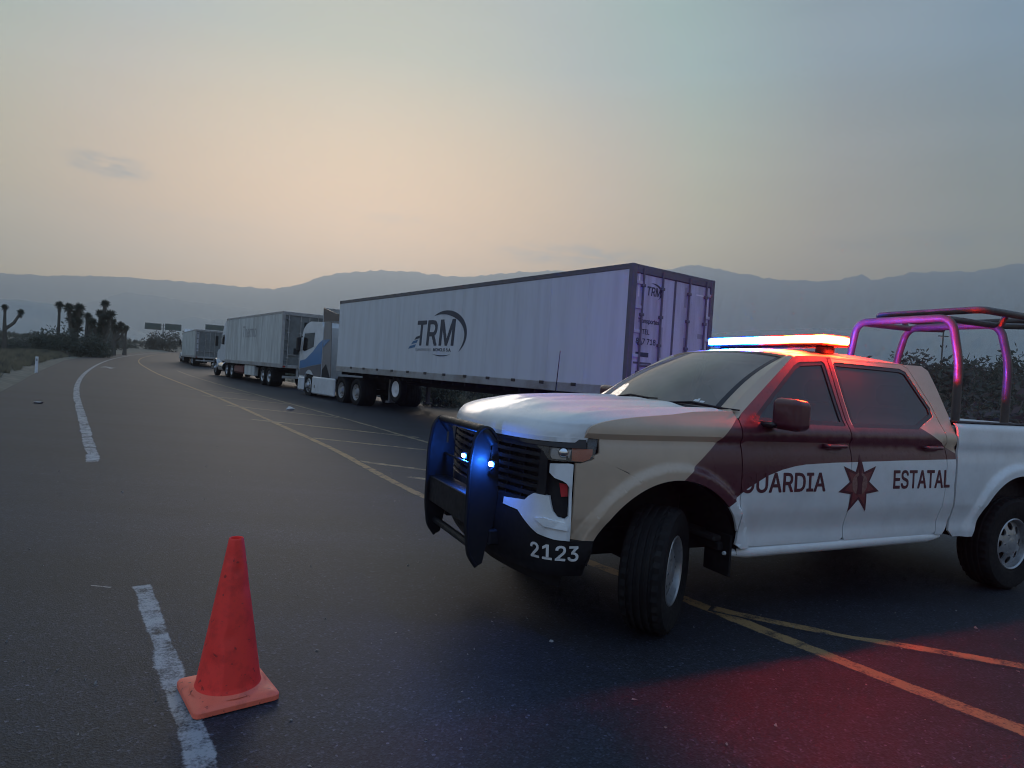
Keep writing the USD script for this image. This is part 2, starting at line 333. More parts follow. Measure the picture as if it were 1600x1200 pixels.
# asphalt: fine stones, worn wheel paths and patches
def asphalt(name, base, paintcol=None, wear=(.36, .52)):
    nodes = {
        'g': ('geometry', {}), 'lane': ('mapping', {'rotation': (0, 0, math.radians(-125)), 'scale': (.09, 1.0, 1.0)}), 'big': ('noise_texture', {'scale': 1.1, 'detail': 5.0, 'roughness': .6}), 'mid': ('noise_texture', {'scale': 5.0, 'detail': 5.0, 'roughness': .7}),
        'st': ('voronoi_texture', {'scale': 95.0, 'randomness': 1.0}), 'sp': ('noise_texture', {'scale': 160.0, 'detail': 2.0}),
        'rb': ('map_range', {'from_min': .3, 'from_max': .7, 'to_min': .62, 'to_max': 1.35}), 'rm': ('map_range', {'from_min': .3, 'from_max': .7, 'to_min': .82, 'to_max': 1.18}),
        'sepc': ('rgb_to_bw', {}), 'rs': ('rgb_ramp', {'ramp': [(0, (.25, .25, .25)), (.55, (.85, .85, .85)), (.80, (1.4, 1.4, 1.4)), (.92, (3.0, 2.95, 2.9)), (1, (6.5, 6.3, 6.0))]}),
        'm1': ('vector_math', {'math_type': 'scale', 'vector1': base}), 'm2': ('vector_math', {'math_type': 'scale'}), 'm3': ('vector_math', {'math_type': 'multiply'}),
        'hh': ('math', {'math_type': 'multiply_add', 'value2': .6}), 'b': ('bump', {'strength': .55, 'distance': .004}),
        'p': ('principled_bsdf', {'roughness': .66, 'specular_ior_level': .45})}
    links = [('g.position', x + '.vector') for x in ('lane', 'mid', 'st', 'sp')] + [('lane.vector', 'big.vector')] + [('big.fac', 'rb.value'), ('mid.fac', 'rm.value'), ('st.color', 'sepc.color'), ('sepc.val', 'rs.fac'),
             ('rb.result', 'm1.scale'), ('m1.vector', 'm2.vector1'), ('rm.result', 'm2.scale'), ('m2.vector', 'm3.vector1'), ('rs.color', 'm3.vector2'),
             ('st.distance', 'hh.value1'), ('sp.fac', 'hh.value3'), ('hh.value', 'b.height'), ('b.normal', 'p.normal')]
    if paintcol is None: links.append(('m3.vector', 'p.base_color'))
    else:
        nodes.update({'w1': ('noise_texture', {'scale': 7.0, 'detail': 7.0, 'roughness': .72}), 'wr': ('map_range', {'from_min': wear[0], 'from_max': wear[1], 'to_min': 0.0, 'to_max': .92, 'clamp': True}),
                      'w2': ('noise_texture', {'scale': 70.0, 'detail': 2.0}), 'wa': ('math', {'math_type': 'multiply_add', 'value2': .35, 'value3': -.17}), 'ws': ('math', {'math_type': 'add'}), 'ed': ('attribute', {'attribute': 'edge'}), 'ee': ('math', {'math_type': 'multiply_add', 'value2': .55, 'value3': -.55}), 'wt': ('math', {'math_type': 'add'}),
                      'pm': ('mix_color', {'b': paintcol})})
        links += [('g.position', 'w1.vector'), ('g.position', 'w2.vector'), ('w2.fac', 'wa.value1'), ('w1.fac', 'ws.value1'), ('wa.value', 'ws.value2'), ('ed.fac', 'ee.value1'), ('ws.value', 'wt.value1'), ('ee.value', 'wt.value2'), ('wt.value', 'wr.value'), ('wr.result', 'pm.fac'), ('m3.vector', 'pm.a'), ('pm.result', 'p.base_color')]
    return usdkit.material(stage, '/World/Looks/' + name, nodes, links, surface='p.BSDF')
M['asphalt'] = asphalt('asphalt', ASPH)
M['line_white'] = asphalt('white_road_paint', ASPH, (.34, .36, .385), (.36, .56))
M['line_yellow'] = asphalt('yellow_road_paint', ASPH, (.33, .205, .085), (.34, .52))
M['line_pale'] = asphalt('worn_road_paint', ASPH, (.36, .28, .16), (.36, .60))

obj('ground', ground_mesh(), M['ground'], smooth=True, kind='structure', label='dry scrubland rising in low banks beside the highway')
obj('road', patch(ROAD, lambda u, v, t: np.stack([u, v, gz(v) + .0 - t], -1), 1.6, .15), M['asphalt'], smooth=20, kind='structure', label='dark asphalt highway bending away to the right')
def ribbon(pts, w, lift=.003, jag=.012, seed=0, step=.12, w_end=None):
    p = np.asarray(pts, float); s = np.r_[0, np.cumsum(np.linalg.norm(np.diff(p, axis=0), axis=1))]
    n = max(4, int(s[-1] / step)); n = min(n, 900); q = np.linspace(0, s[-1], n)
    if len(p) > 2: x, y = PC(s, p[:, 0])(q), PC(s, p[:, 1])(q)
    else: x, y = np.interp(q, s, p[:, 0]), np.interp(q, s, p[:, 1])
    tx, ty = np.gradient(x), np.gradient(y); l = np.hypot(tx, ty); nx, ny = -ty / l, tx / l
    r = np.random.default_rng(seed)
    ww = np.interp(q, [0, s[-1]], [w, w_end or w]) / 2
    def wob(k):
        e = meshkit.fbm(np.stack([q * 3.7, np.full(n, seed * 3.1 + k), 0 * q], -1), 4, seed + k) - .5
        return e * jag * 3.2 - np.maximum(0, meshkit.fbm(np.stack([q * 1.1, np.full(n, seed * 1.7 + k), 0 * q], -1), 3, seed + 50 + k) - .66) * w * 1.6
    a = ww + wob(1); b = ww + wob(2)
    rows, ed = [], []
    for o_, e_ in ((1.25, 0.), (.72, 1.), (0., 1.), (-.72, 1.), (-1.25, 0.)):
        s_ = o_ * (a if o_ > 0 else b); xx, yy = x + nx * s_, y + ny * s_
        rows.append(np.stack([xx, yy, gz(yy) + lift * .3 + .00005 * np.hypot(xx, yy)], -1)); ev = np.full(n, e_); ev[0] = ev[-1] = min(e_, .25); ed.append(ev)
    v = np.concatenate(rows); f = []
    i, j = np.meshgrid(np.arange(4), np.arange(n - 1), indexing='ij'); k = (i * n + j).ravel()
    f = np.concatenate([np.stack([k, k + 1, k + n + 1], 1), np.stack([k, k + n + 1, k + n], 1)])
    m = trimesh.Trimesh(v, f, process=False)
    if m.face_normals[:, 2].mean() < 0: m.invert()
    return m, np.concatenate(ed)
def painted_strip(name, parts, mat, label=None):
    parts = parts if isinstance(parts, list) else [parts]
    v, f, e, n = [], [], [], 0
    for m, ed in parts: v.append(m.vertices); f.append(np.array(m.faces) + n); e.append(ed); n += len(ed)
    o = obj(name, trimesh.Trimesh(np.vstack(v), np.vstack(f), process=False), mat, smooth=False, kind='structure', label=label)
    UsdGeom.PrimvarsAPI(o).CreatePrimvar('edge', Sdf.ValueTypeNames.FloatArray, 'vertex').Set(Vt.FloatArray.FromNumpy(np.concatenate(e).astype(np.float32)))
    return o
FAR_WHITE = [(-5.67, 9.01), (-8.1, 12.55), (-13.1, 19.8), (-17.1, 25.9), (-24.5, 37.9), (-36.3, 58.3), (-44.5, 73.5), (-58, 101), (-73.5, 138), (-83, 172), (-93, 210)]
painted_strip('edge_line', ribbon(FAR_WHITE, .20, seed=1, jag=.01), M['line_white'], 'solid white edge line curving along the far left shoulder')
near = [ribbon([(-2.46, 4.50), (-1.80, 3.55), (-1.12, 2.56), (-.2, 1.2), (.9, -.6)], .135, seed=2, jag=.014, step=.02),
        ribbon([(-2.78, 4.43), (-2.60, 4.41)], .022, 3.0e-3, .006, 7, .02)]
painted_strip('edge_line', near, M['line_white'], 'ragged white line running under the orange cone')
YEL = [(3.9, .9), (2.66, 3.26), (2.08, 4.3), (1.38, 4.97), (.3, 6.55), (-.99, 8.2), (-1.86, 9.95), (-3.22, 12.07), (-5.25, 15.15), (-9.45, 21.65), (-14.43, 29.07), (-20.63, 38.47), (-26.83, 48.22), (-35.27, 61.82), (-42.27, 74.19), (-50.25, 89.39), (-65.9, 122.5), (-76, 155), (-87, 210)]
YEL = [(4.6, 1.5), (3.4, 2.62), (2.66, 3.26), (2.08, 4.30 - .0), (1.38, 4.97)] + YEL[4:]
def smoothline(p):
    p = np.array(p); s = np.r_[0, np.cumsum(np.linalg.norm(np.diff(p, axis=0), axis=1))]; return p
yl = [(4.9, 1.05), (2.66, 3.26), (1.38, 4.97), (-.99, 8.2), (-3.22, 12.0), (-5.3, 15.2), (-9.45, 21.6), (-14.43, 29.1), (-20.63, 38.5), (-26.83, 48.3), (-35.27, 62), (-42.27, 74.3), (-50.25, 89.6), (-65, 122.5), (-75, 155), (-86, 210)]
painted_strip('gore_line', ribbon(yl, .15, seed=9, jag=.006, step=.08), M['line_yellow'], 'long yellow line passing beneath the police pickup')
painted_strip('gore_line', ribbon([(1.55, 4.78), (2.05, 4.52), (3.31, 4.06), (4.6, 3.58), (6.5, 2.86)], .12, 4.2e-3, .005, 10, .05), M['line_yellow'], 'yellow line branching off to the right of the long yellow line')
painted_strip('gore_line', ribbon([(.6, 10.6), (-1.66, 13.72), (-3.91, 16.98), (-7.48, 22.06), (-14.38, 32.1), (-24.5, 48)], .12, 3e-3, .012, 11, .1), M['line_pale'], 'faded line bounding the hatched area beside the parked trailers')
for k, (a, b) in enumerate([((-.2, 7.6), (1.6, 8.6)), ((-1.5, 9.6), (-.3, 9.2)), ((-2.66, 10.82), (-.75, 10.1)), ((-4.3, 13.39), (-1.2, 12.5)), ((-6.37, 16.07), (-1.9, 14.5)), ((-8.55, 19.6), (-4.6, 17.9)), ((-10.9, 23.1), (-7.2, 21.6)), ((-13.2, 26.5), (-10, 25.4))]):
    painted_strip('hatch_line', ribbon([a, b], .15, 3e-3, .012, 20 + k, .1), M['line_pale'])
ar = Polygon([(0, -.12), (2.2, -.12), (2.2, -.5), (4.2, 0), (2.2, .5), (2.2, .12), (0, .12)])
ar = affinity.translate(affinity.rotate(ar, 127, origin=(0, 0)), -26.6, 43.6)
_ar = obj('lane_arrow', patch(ar, lambda u, v, t: np.stack([u, v, gz(v) + .006 - t], -1), .4, 0), M['line_white'], kind='structure', label='white arrow painted in the far lane')
UsdGeom.PrimvarsAPI(_ar).CreatePrimvar('edge', Sdf.ValueTypeNames.FloatArray, 'constant').Set(Vt.FloatArray([1.0]))

# ------------------------------------------------------------------ hills and mountains
def tan_(el): return math.tan(math.radians(el))
def range_mesh(prof, Rc, depth, seed, az_step=.18, rough=.35, nr=22):
    az0, el0 = np.array(prof).T; el = PC(az0, el0)
    az = np.arange(az0[0], az0[-1], az_step); t = np.linspace(-1, 1, nr)
    A, T = np.meshgrid(np.radians(az), t, indexing='ij'); R_ = Rc + T * depth
    x, y = R_ * np.sin(A), R_ * np.cos(A)
    H = (Rc * np.tan(np.radians(el(az))))[:, None] + 1.6
    sh = np.clip(1 - np.abs(T) ** 1.25, 0, 1)
    q = np.stack([x, y, 0 * x], -1) / (Rc * .035)
    rid = np.abs(meshkit.fbm(q, 4, seed) - .5) * 2
    fine = (meshkit.fbm(q * 5, 3, seed + 9) - .5)
    z = H * sh * (1 - rough * rid * (1 - sh) * 2.2) + H * .035 * fine
    z[:, 0] = -30; z[:, -1] = -30
    n = nr; i, j = np.meshgrid(np.arange(len(az) - 1), np.arange(n - 1), indexing='ij'); a = i * n + j
    f = np.concatenate([np.stack([a, a + n, a + n + 1], -1).reshape(-1, 3), np.stack([a, a + n + 1, a + 1], -1).reshape(-1, 3)])
    m = trimesh.Trimesh(np.stack([x, y, np.maximum(z, -.8)], -1).reshape(-1, 3), f, process=False)
    if m.face_normals[:, 2].mean() < 0: m.invert()
    return m
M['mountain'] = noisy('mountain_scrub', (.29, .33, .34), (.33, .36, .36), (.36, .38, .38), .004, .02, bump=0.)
FAR = [(-64, 5.2), (-55, 4.6), (-48, 4.4), (-41.5, 4.5), (-38.2, 4.75), (-36.1, 4.9), (-30.7, 5.47), (-27.3, 5.61), (-23.6, 5.74), (-20.7, 5.8), (-19.3, 6.06), (-17.8, 6.68), (-16.8, 7.15), (-14.8, 7.67), (-11.6, 8.19), (-8.4, 8.32), (-6.2, 8.17), (-4.5, 8.24), (-2.8, 8.52), (1, 9.1), (3.8, 9.35), (9.8, 9.5), (12.6, 9.7), (13.5, 10), (14.6, 10.23), (16.1, 10.04), (17.7, 9.75), (20.7, 9.22), (25, 8.98), (25.9, 9.07), (26.5, 9.31), (27.4, 9.4), (28.3, 9.05), (29.8, 9.36), (30.6, 9.57), (33.8, 9.53), (36, 9.84), (37.4, 9.98), (41, 10.1), (50, 9.2), (64, 7.5)]
obj('mountain_range', range_mesh(FAR, 3300, 900, 3), M['mountain'], smooth=True, kind='structure', label='long hazy mountain range along the whole horizon')
obj('mountain_range', range_mesh([(-42, 1.5), (-36, 2.4), (-33.8, 3.0), (-32.2, 3.7), (-30.6, 4.38), (-28.9, 4.29), (-26.3, 4.14), (-21.6, 4.0), (-15, 3.2), (-5, 2.2)], 2300, 400, 13), M['mountain'], smooth=True, kind='structure', label='faint middle ridge behind the yucca trees')
obj('hill', range_mesh([(-62, 2.4), (-50, 2.6), (-44, 2.5), (-40.2, 2.72), (-38.2, 2.93), (-37.1, 3.05), (-36, 3.0), (-34.2, 2.9), (-32.2, 2.55), (-30, 1.6), (-27, .6)], 1150, 230, 23), M['mountain'], smooth=True, kind='structure', label='long low hill at the left behind the branching yucca')
obj('hill', range_mesh([(-31, .6), (-28.4, 1.95), (-27.3, 2.55), (-26.2, 2.95), (-25.3, 2.89), (-24.9, 2.78), (-24.2, 2.99), (-23.5, 2.96), (-20.6, 2.6), (-16, 1.5), (-12, .4)], 1500, 260, 33), M['mountain'], smooth=True, kind='structure', label='twin low hills behind the road signs')
obj('hill', range_mesh([(2, 1.0), (12, 3.6), (20, 4.9), (24.8, 5.19), (26.6, 5.24), (30, 5.32), (34, 5.38), (37.7, 5.47), (41, 5.48), (50, 4.6), (62, 2.5)], 900, 260, 43), M['mountain'], smooth=True, kind='structure', label='broad flat-topped hill behind the bed of the police pickup')
# ------------------------------------------------------------------ haze
hz = usdkit.material(stage, '/World/Looks/dusk_haze', {'v': ('principled_volume', {'color': (.86, .94, 1.0), 'density': HAZE, 'anisotropy': 0.54})}, volume='v.volume')
hb = trimesh.creation.box(extents=(9600, 9600, 700)); hb.apply_translation((0, 0, 348.2))
obj('haze', hb, hz, smooth=False, kind='stuff', label='thin dusk haze filling the valley')
# ------------------------------------------------------------------ trucks
M['trailer_white'] = paint('trailer_white', (0.62, 0.64, 0.67), .5, .15, .17, scale=3.2, dirt=(.30, .29, .28), stretch=.10)
M['trailer_grey'] = paint('trailer_weathered', (0.60, 0.62, 0.60), .6, .05, .42, scale=3.6, dirt=(.24, .23, .22), stretch=.12)
M['trailer_far'] = paint('trailer_far_grey', (0.52, 0.55, 0.53), .6, .05, .35, scale=1.2, dirt=(.18, .18, .16))
M['door_violet'] = paint('door_white', (0.52, 0.53, 0.58), .5, .1, .36, scale=4.0, dirt=(.22, .20, .20), stretch=.14)
M['door_dark'] = paint('door_dirty', (0.17, 0.18, 0.18), .7, .0, .5, scale=1.6, dirt=(.08, .08, .075))
M['frame_dark'] = paint('trailer_frame', (0.10, 0.10, 0.115), .55, .1, .3)
M['rail'] = paint('trailer_rail', (0.34, 0.335, 0.33), .5, .1, .4, scale=2)
M['logo'] = plain('logo_dark', (0.035, 0.045, 0.065), .5)
M['logo_blue'] = plain('logo_blue', (0.06, 0.16, 0.30), .5)
M['cab_white'] = paint('cab_white', (0.66, 0.68, 0.70), .35, .5, .12)
M['cab_blue'] = paint('cab_blue', (0.05, 0.17, 0.36), .35, .5, .1)
M['cab_grey'] = paint('cab_grey', (0.21, 0.20, 0.20), .5, .2, .2)
M['fin'] = paint('deflector_brown', (0.12, 0.095, 0.085), .6, .1, .3)
M['tank_red'] = paint('tank_red', (0.13, 0.025, 0.025), .5, .2, .3)
M['faint'] = plain('faded_letters', (0.30, 0.30, 0.31), .6)
M['cabglass'] = glassmat('cab_window_glass', (.06, .065, .07), .05, (.2, .2, .2))
M['marker'] = plain('marker_lamp', (0.03, 0.022, 0.022), .4)

def tyre_mesh(r, w, ri, n=40, groove=True):
    h = w / 2
    p = [(ri, -h * .86), (ri + (r - ri) * .35, -h), (r - .035, -h * .98), (r - .008, -h * .84)]
    if groove:
        for c in (-.5, -.17, .17, .5):
            p += [(r, h * (c - .10)), (r - .013, h * (c - .07)), (r - .013, h * (c + .07)), (r, h * (c + .10))]
    p += [(r - .008, h * .84), (r - .035, h * .98), (ri + (r - ri) * .35, h), (ri, h * .86), (ri * .97, 0), (ri, -h * .86)]
    return lathe(p, n)
def truck_wheel(parent, loc, r=.5, w=.29, dual=False, side=1, white=True):
    wn = node('wheel', parent, loc)
    obj('tyre', tyre_mesh(r, w * (2.1 if dual else 1), r * .56, 28), M['rubber'], wn)
    s = side; y = s * w * (1.0 if dual else .45)
    d = s * (.07 if dual else -.02)
    rim = lathe([(r * .58, y), (r * .55, y - s * .01), (r * .5, y - d * .6), (r * .30, y - d), (r * .24, y - d + s * .03), (r * .2, y - d + s * .09), (.001, y - d + s * .10)], 24)
    holes = cat(*[xf(lathe([(r * .06, y - d * .8 + s * .006), (.001, y - d * .8 + s * .007)], 8), (math.cos(a) * r * .41, 0, math.sin(a) * r * .41)) for a in np.arange(10) * 2 * PI / 10])
    obj('rim', rim, M['steel' if white else 'rail'], wn); obj('hand_hole', holes, M['liner'], wn)
    return wn
def surf_text(m, x0, y, z0, toward=1):
    """lettering on a trailer's left side: reads from the front to the rear."""
    return mapv(m, lambda v: np.stack([x0 - v[:, 0], y + v[:, 2] * toward, z0 + v[:, 1]], 1), flip=False)
def rear_text(m, y0, x, z0):
    return mapv(m, lambda v: np.stack([x - v[:, 2], y0 - v[:, 0], z0 + v[:, 1]], 1))
def crescent(cx, cz, a, b, t0, t1, w, n=40, wpow=1.0):
    t = np.linspace(t0, t1, n); u = np.sin(np.linspace(0, PI, n)) ** wpow * w
    o = np.stack([cx + a * np.cos(t), cz + b * np.sin(t)], 1); i = np.stack([cx + (a - u * .9) * np.cos(t), cz + (b - u) * np.sin(t)], 1)
    return Polygon(np.vstack([o, i[::-1]])).buffer(0)

def trailer(name, label, loc, heading, L, bot, top, mats, axle_x=(1.6, 2.9), doors='rods', group=None, lamps=True, gear=True):
    """box semi-trailer: x runs forward from the rear doors, z up from the ground."""
    t = thing(name, label, 'trailer', loc, heading, group)
    side, door, frame = mats; W = 1.28
    # side walls from riveted sheets
    sheet = 1.22; n = int(round(L / sheet)); sheet = L / n
    for s in (1, -1):
        for k in range(n):
            a, b = k * sheet, (k + 1) * sheet
            x0, x1 = a + (.10 if k == 0 else .002), b - (.04 if k == n - 1 else .002)
            m = bx(x0, x1, W * s - .022 * s, W * s, bot + .20, top - .10, .0025) if s > 0 else bx(x0, x1, -W, -W + .022, bot + .20, top - .10, .0025)
            obj('side_sheet', m, side, t, smooth=False)
    obj('core', bx(.06, L - .02, -W + .03, W - .03, bot + .05, top - .03, .01), M['dark'], t, smooth=False)
    obj('roof', bx(.02, L, -W + .02, W - .02, top - .03, top, .01), side, t)
    obj('front_wall', bx(L - .02, L + .03, -W + .01, W - .01, bot, top - .005, .02), side, t)
    for s in (1, -1):
        obj('top_rail', bx(.02, L, s * (W - .012) - .02, s * (W - .012) + .02, top - .10, top + .012, .008), frame if name == 'semi_trailer' and doors == 'rods' else M['rail'], t)
        obj('bottom_rail', bx(.02, L, s * (W - .01) - .022, s * (W - .01) + .022, bot, bot + .20, .012), M['rail'], t)
        obj('corner_post', bx(-.02, .10, s * (W - .05) - .066, s * (W - .05) + .066, bot, top + .008, .012), frame, t)
    obj('door_header', bx(-.02, .10, -W + .12, W - .12, top - .17, top + .004, .012), frame, t)
    obj('door_sill', bx(-.02, .12, -W + .12, W - .12, bot, bot + .16, .012), frame, t)
    for s in (1, -1):
        lo, hi = (.012, W - .125) if s > 0 else (-W + .125, -.012)
        d = obj('rear_door', bx(.0, .05, lo, hi, bot + .165, top - .175, .006), door, t, label=None)
        for yy in ((lo + (hi - lo) * .36, lo + (hi - lo) * .86) if s > 0 else (lo + (hi - lo) * .14, lo + (hi - lo) * .64)):
            obj('lock_rod', tube([(-.035, yy, bot + .06), (-.035, yy, top - .06)], .022, 8), frame, d)
            for zz in np.linspace(bot + .5, top - .4, 4): obj('rod_guide', bx(-.06, .002, yy - .05, yy + .05, zz - .03, zz + .03, .008), frame, d)
            obj('rod_handle', bx(-.05, -.01, min(yy, yy - s * .42), max(yy, yy - s * .42), bot + .62, bot + .66, .01), frame, d)
        for zz in np.linspace(bot + .35, top - .35, 5): obj('hinge', bx(-.032, .003, s * (W - .20) - .09, s * (W - .20) + .09, zz - .035, zz + .035, .01), door, d)
        obj('seal', bx(-.008, .004, (lo - .008) if s > 0 else hi - .02, (lo + .02) if s > 0 else hi + .008, bot + .17, top - .18, .003), frame, d)
    # running gear
    obj('chassis_rail', cat(bx(.2, L - .6, .38, .48, bot - .26, bot, .01), bx(.2, L - .6, -.48, -.38, bot - .26, bot, .01), *[bx(x, x + .07, -W + .1, W - .1, bot - .10, bot, .01) for x in np.arange(.5, L - .3, .6)]), M['dark'], t)
    for x in axle_x:
        obj('axle', tube([(x, -1.0, .5), (x, 1.0, .5)], .07, 10), M['dark'], t)
        for s in (1, -1): truck_wheel(t, (x, s * .92, .5), dual=True, side=s)
    obj('underride_bar', cat(bx(.0, .12, -1.15, 1.15, .48, .60, .01), bx(.02, .1, -.5, -.4, .55, bot, .01), bx(.02, .1, .4, .5, .55, bot, .01)), frame, t)
    for s in (1, -1):
        obj('mud_flap', bx(axle_x[0] - .75, axle_x[0] - .735, s * .92 - .3, s * .92 + .3, .28, bot - .05, .003), M['rubber'], t)
        obj('tail_lamp', bx(-.045, -.018, s * 1.12 - .06, s * 1.12 + .06, bot + .03, bot + .11, .01), M['tail_red'], t)
    if gear:
        for s in (1, -1): obj('landing_leg', cat(bx(L - 3.55, L - 3.42, s * .72 - .06, s * .72 + .06, .32, bot, .01), bx(L - 3.62, L - 3.35, s * .72 - .12, s * .72 + .12, .26, .33, .01)), M['frame_dark'], t)
    if lamps:
        for x in np.arange(1.5, L - .5, 1.07): obj('marker_lamp', bx(x - .08, x + .08, W + .0, W + .024, bot + .14, bot + .21, .008), M['marker'], t)
    return t

# --- the big white trailer nearest the camera
H1 = PI / 2 + math.radians(36.95)
F1 = np.array([math.cos(H1), math.sin(H1), 0]); L1 = np.array([-F1[1], F1[0], 0])
base1 = np.array([2.2163, 12.8124, 0.0]) - 1.28 * L1
Z1 = float(gz(18)) - .0
t1 = trailer('semi_trailer', 'big white box trailer lettered with a dark oval logo, nearest of the parked trailers', (*base1[:2], Z1), H1, 14.66, 1.31 - Z1, 3.925 - Z1, (M['trailer_white'], M['door_violet'], M['frame_dark']))
yS, zo = 1.282, -Z1
def fitw(m, w): v = m.vertices.copy(); v[:, 0] *= w / np.ptp(v[:, 0]); return trimesh.Trimesh(v, m.faces, process=False)
lg = [surf_text(fitw(text('T', .70, .004, True, 1, .08), .56), 8.60, yS, 2.31 + zo), surf_text(fitw(text('R', .70, .004, True, 1, .08), .62), 7.98, yS, 2.31 + zo), surf_text(fitw(text('M', .70, .004, True, 1, .08), .86), 7.26, yS, 2.31 + zo)]
lgp = node('logo', t1)
for m in lg: obj('letter', m, M['logo'], lgp, smooth=False)
arcs = [crescent(-6.92, 2.62, 1.10, .66, math.radians(-48), math.radians(128), .17, wpow=.8), crescent(-7.1, 2.55, 1.05, .56, math.radians(-118), math.radians(-62), .035)]
for a_ in arcs: obj('swoosh', mapv(prism(a_, .004), lambda v: np.stack([-v[:, 0], yS + v[:, 2], v[:, 1] + zo], 1)), M['logo'], lgp, smooth=False)
for (x, z, l) in ((8.60, 2.46, .30), (8.78, 2.33, .34), (8.96, 2.19, .40)):
    q = Polygon([(0, 0), (l, .05), (l + .07, .14), (.10, .09)])
    obj('speed_stripe', surf_text(prism(q, .004), x + .1, yS, z + zo), M['logo_blue'] if z < 2.4 else M['logo'], lgp, smooth=False)
q = [Polygon([(-.02, .20), (.42, .225), (.42, .27), (-.02, .245)]), Polygon([(-.02, .42), (.55, .445), (.55, .48), (-.02, .455)])]
obj('small_lettering', surf_text(text('TRANSPORTES', .075, .004, False, 1.25), 8.62, yS, 2.135 + zo), M['faint'], lgp, smooth=False)
obj('small_lettering', surf_text(text('MONCLO S.A.', .085, .004, True, 1.3), 7.55, yS, 2.135 + zo), M['logo'], lgp, smooth=False)
# door lettering
dl = node('door_lettering', t1); xd = -.001
obj('letter', rear_text(text('TRM', .17, .004, True, .85, .1), -.28 + 1.28 - .02 - .0 - 1.28 + 1.16, xd, 3.36 + zo), M['logo'], dl, smooth=False)
obj('swoosh', mapv(prism(crescent(0, 0, .27, .17, math.radians(-60), math.radians(110), .045), .004), lambda v: np.stack([xd - v[:, 2], .66 - v[:, 0], 3.44 + zo + v[:, 1]], 1)), M['logo'], dl, smooth=False)
for s_, h_, y_, z_ in (('Transportes', .085, 1.06, 2.80), ('TEL', .095, .92, 2.58), ('867 718', .11, 1.08, 2.38)):
    obj('letter', rear_text(text(s_, h_, .004, True, .95), y_, xd, z_ + zo), M['logo'], dl, smooth=False)
for y_, z_, w_, h_, mm in ((.88, 2.17, .38, .09, 'logo'), (.86, 2.00, .52, .04, 'frame_dark'), (.36, 2.45, .10, .62, 'faint'), (-.42, 2.30, .12, .62, 'faint'), (-.35, 3.45, .07, .42, 'faint'), (-.92, 2.68, .20, .10, 'faint'), (1.09, 3.55, .035, .5, 'letter_white'), (-1.09, 3.30, .035, .4, 'letter_white'), (-.82, 3.55, .26, .03, 'letter_white')):
    obj('decal', bx(-.004, .0, y_ - w_ / 2, y_ + w_ / 2, z_ + zo - h_ / 2, z_ + zo + h_ / 2, .001), M[mm], dl, smooth=False)
# spare wheel in its carrier
sp = node('spare_wheel', t1, (10.15, .98, .84 - Z1 + .06))
obj('tyre', tyre_mesh(.42, .24, .27, 24), M['rubber'], sp)
obj('rim', lathe([(.26, .10), (.24, .11), (.16, .07), (.10, .075), (.06, .10), (.001, .10)], 24), M['letter_white'], sp)
obj('carrier', bx(9.6, 10.7, .4, .85, .95, 1.02, .01), M['dark'], t1)

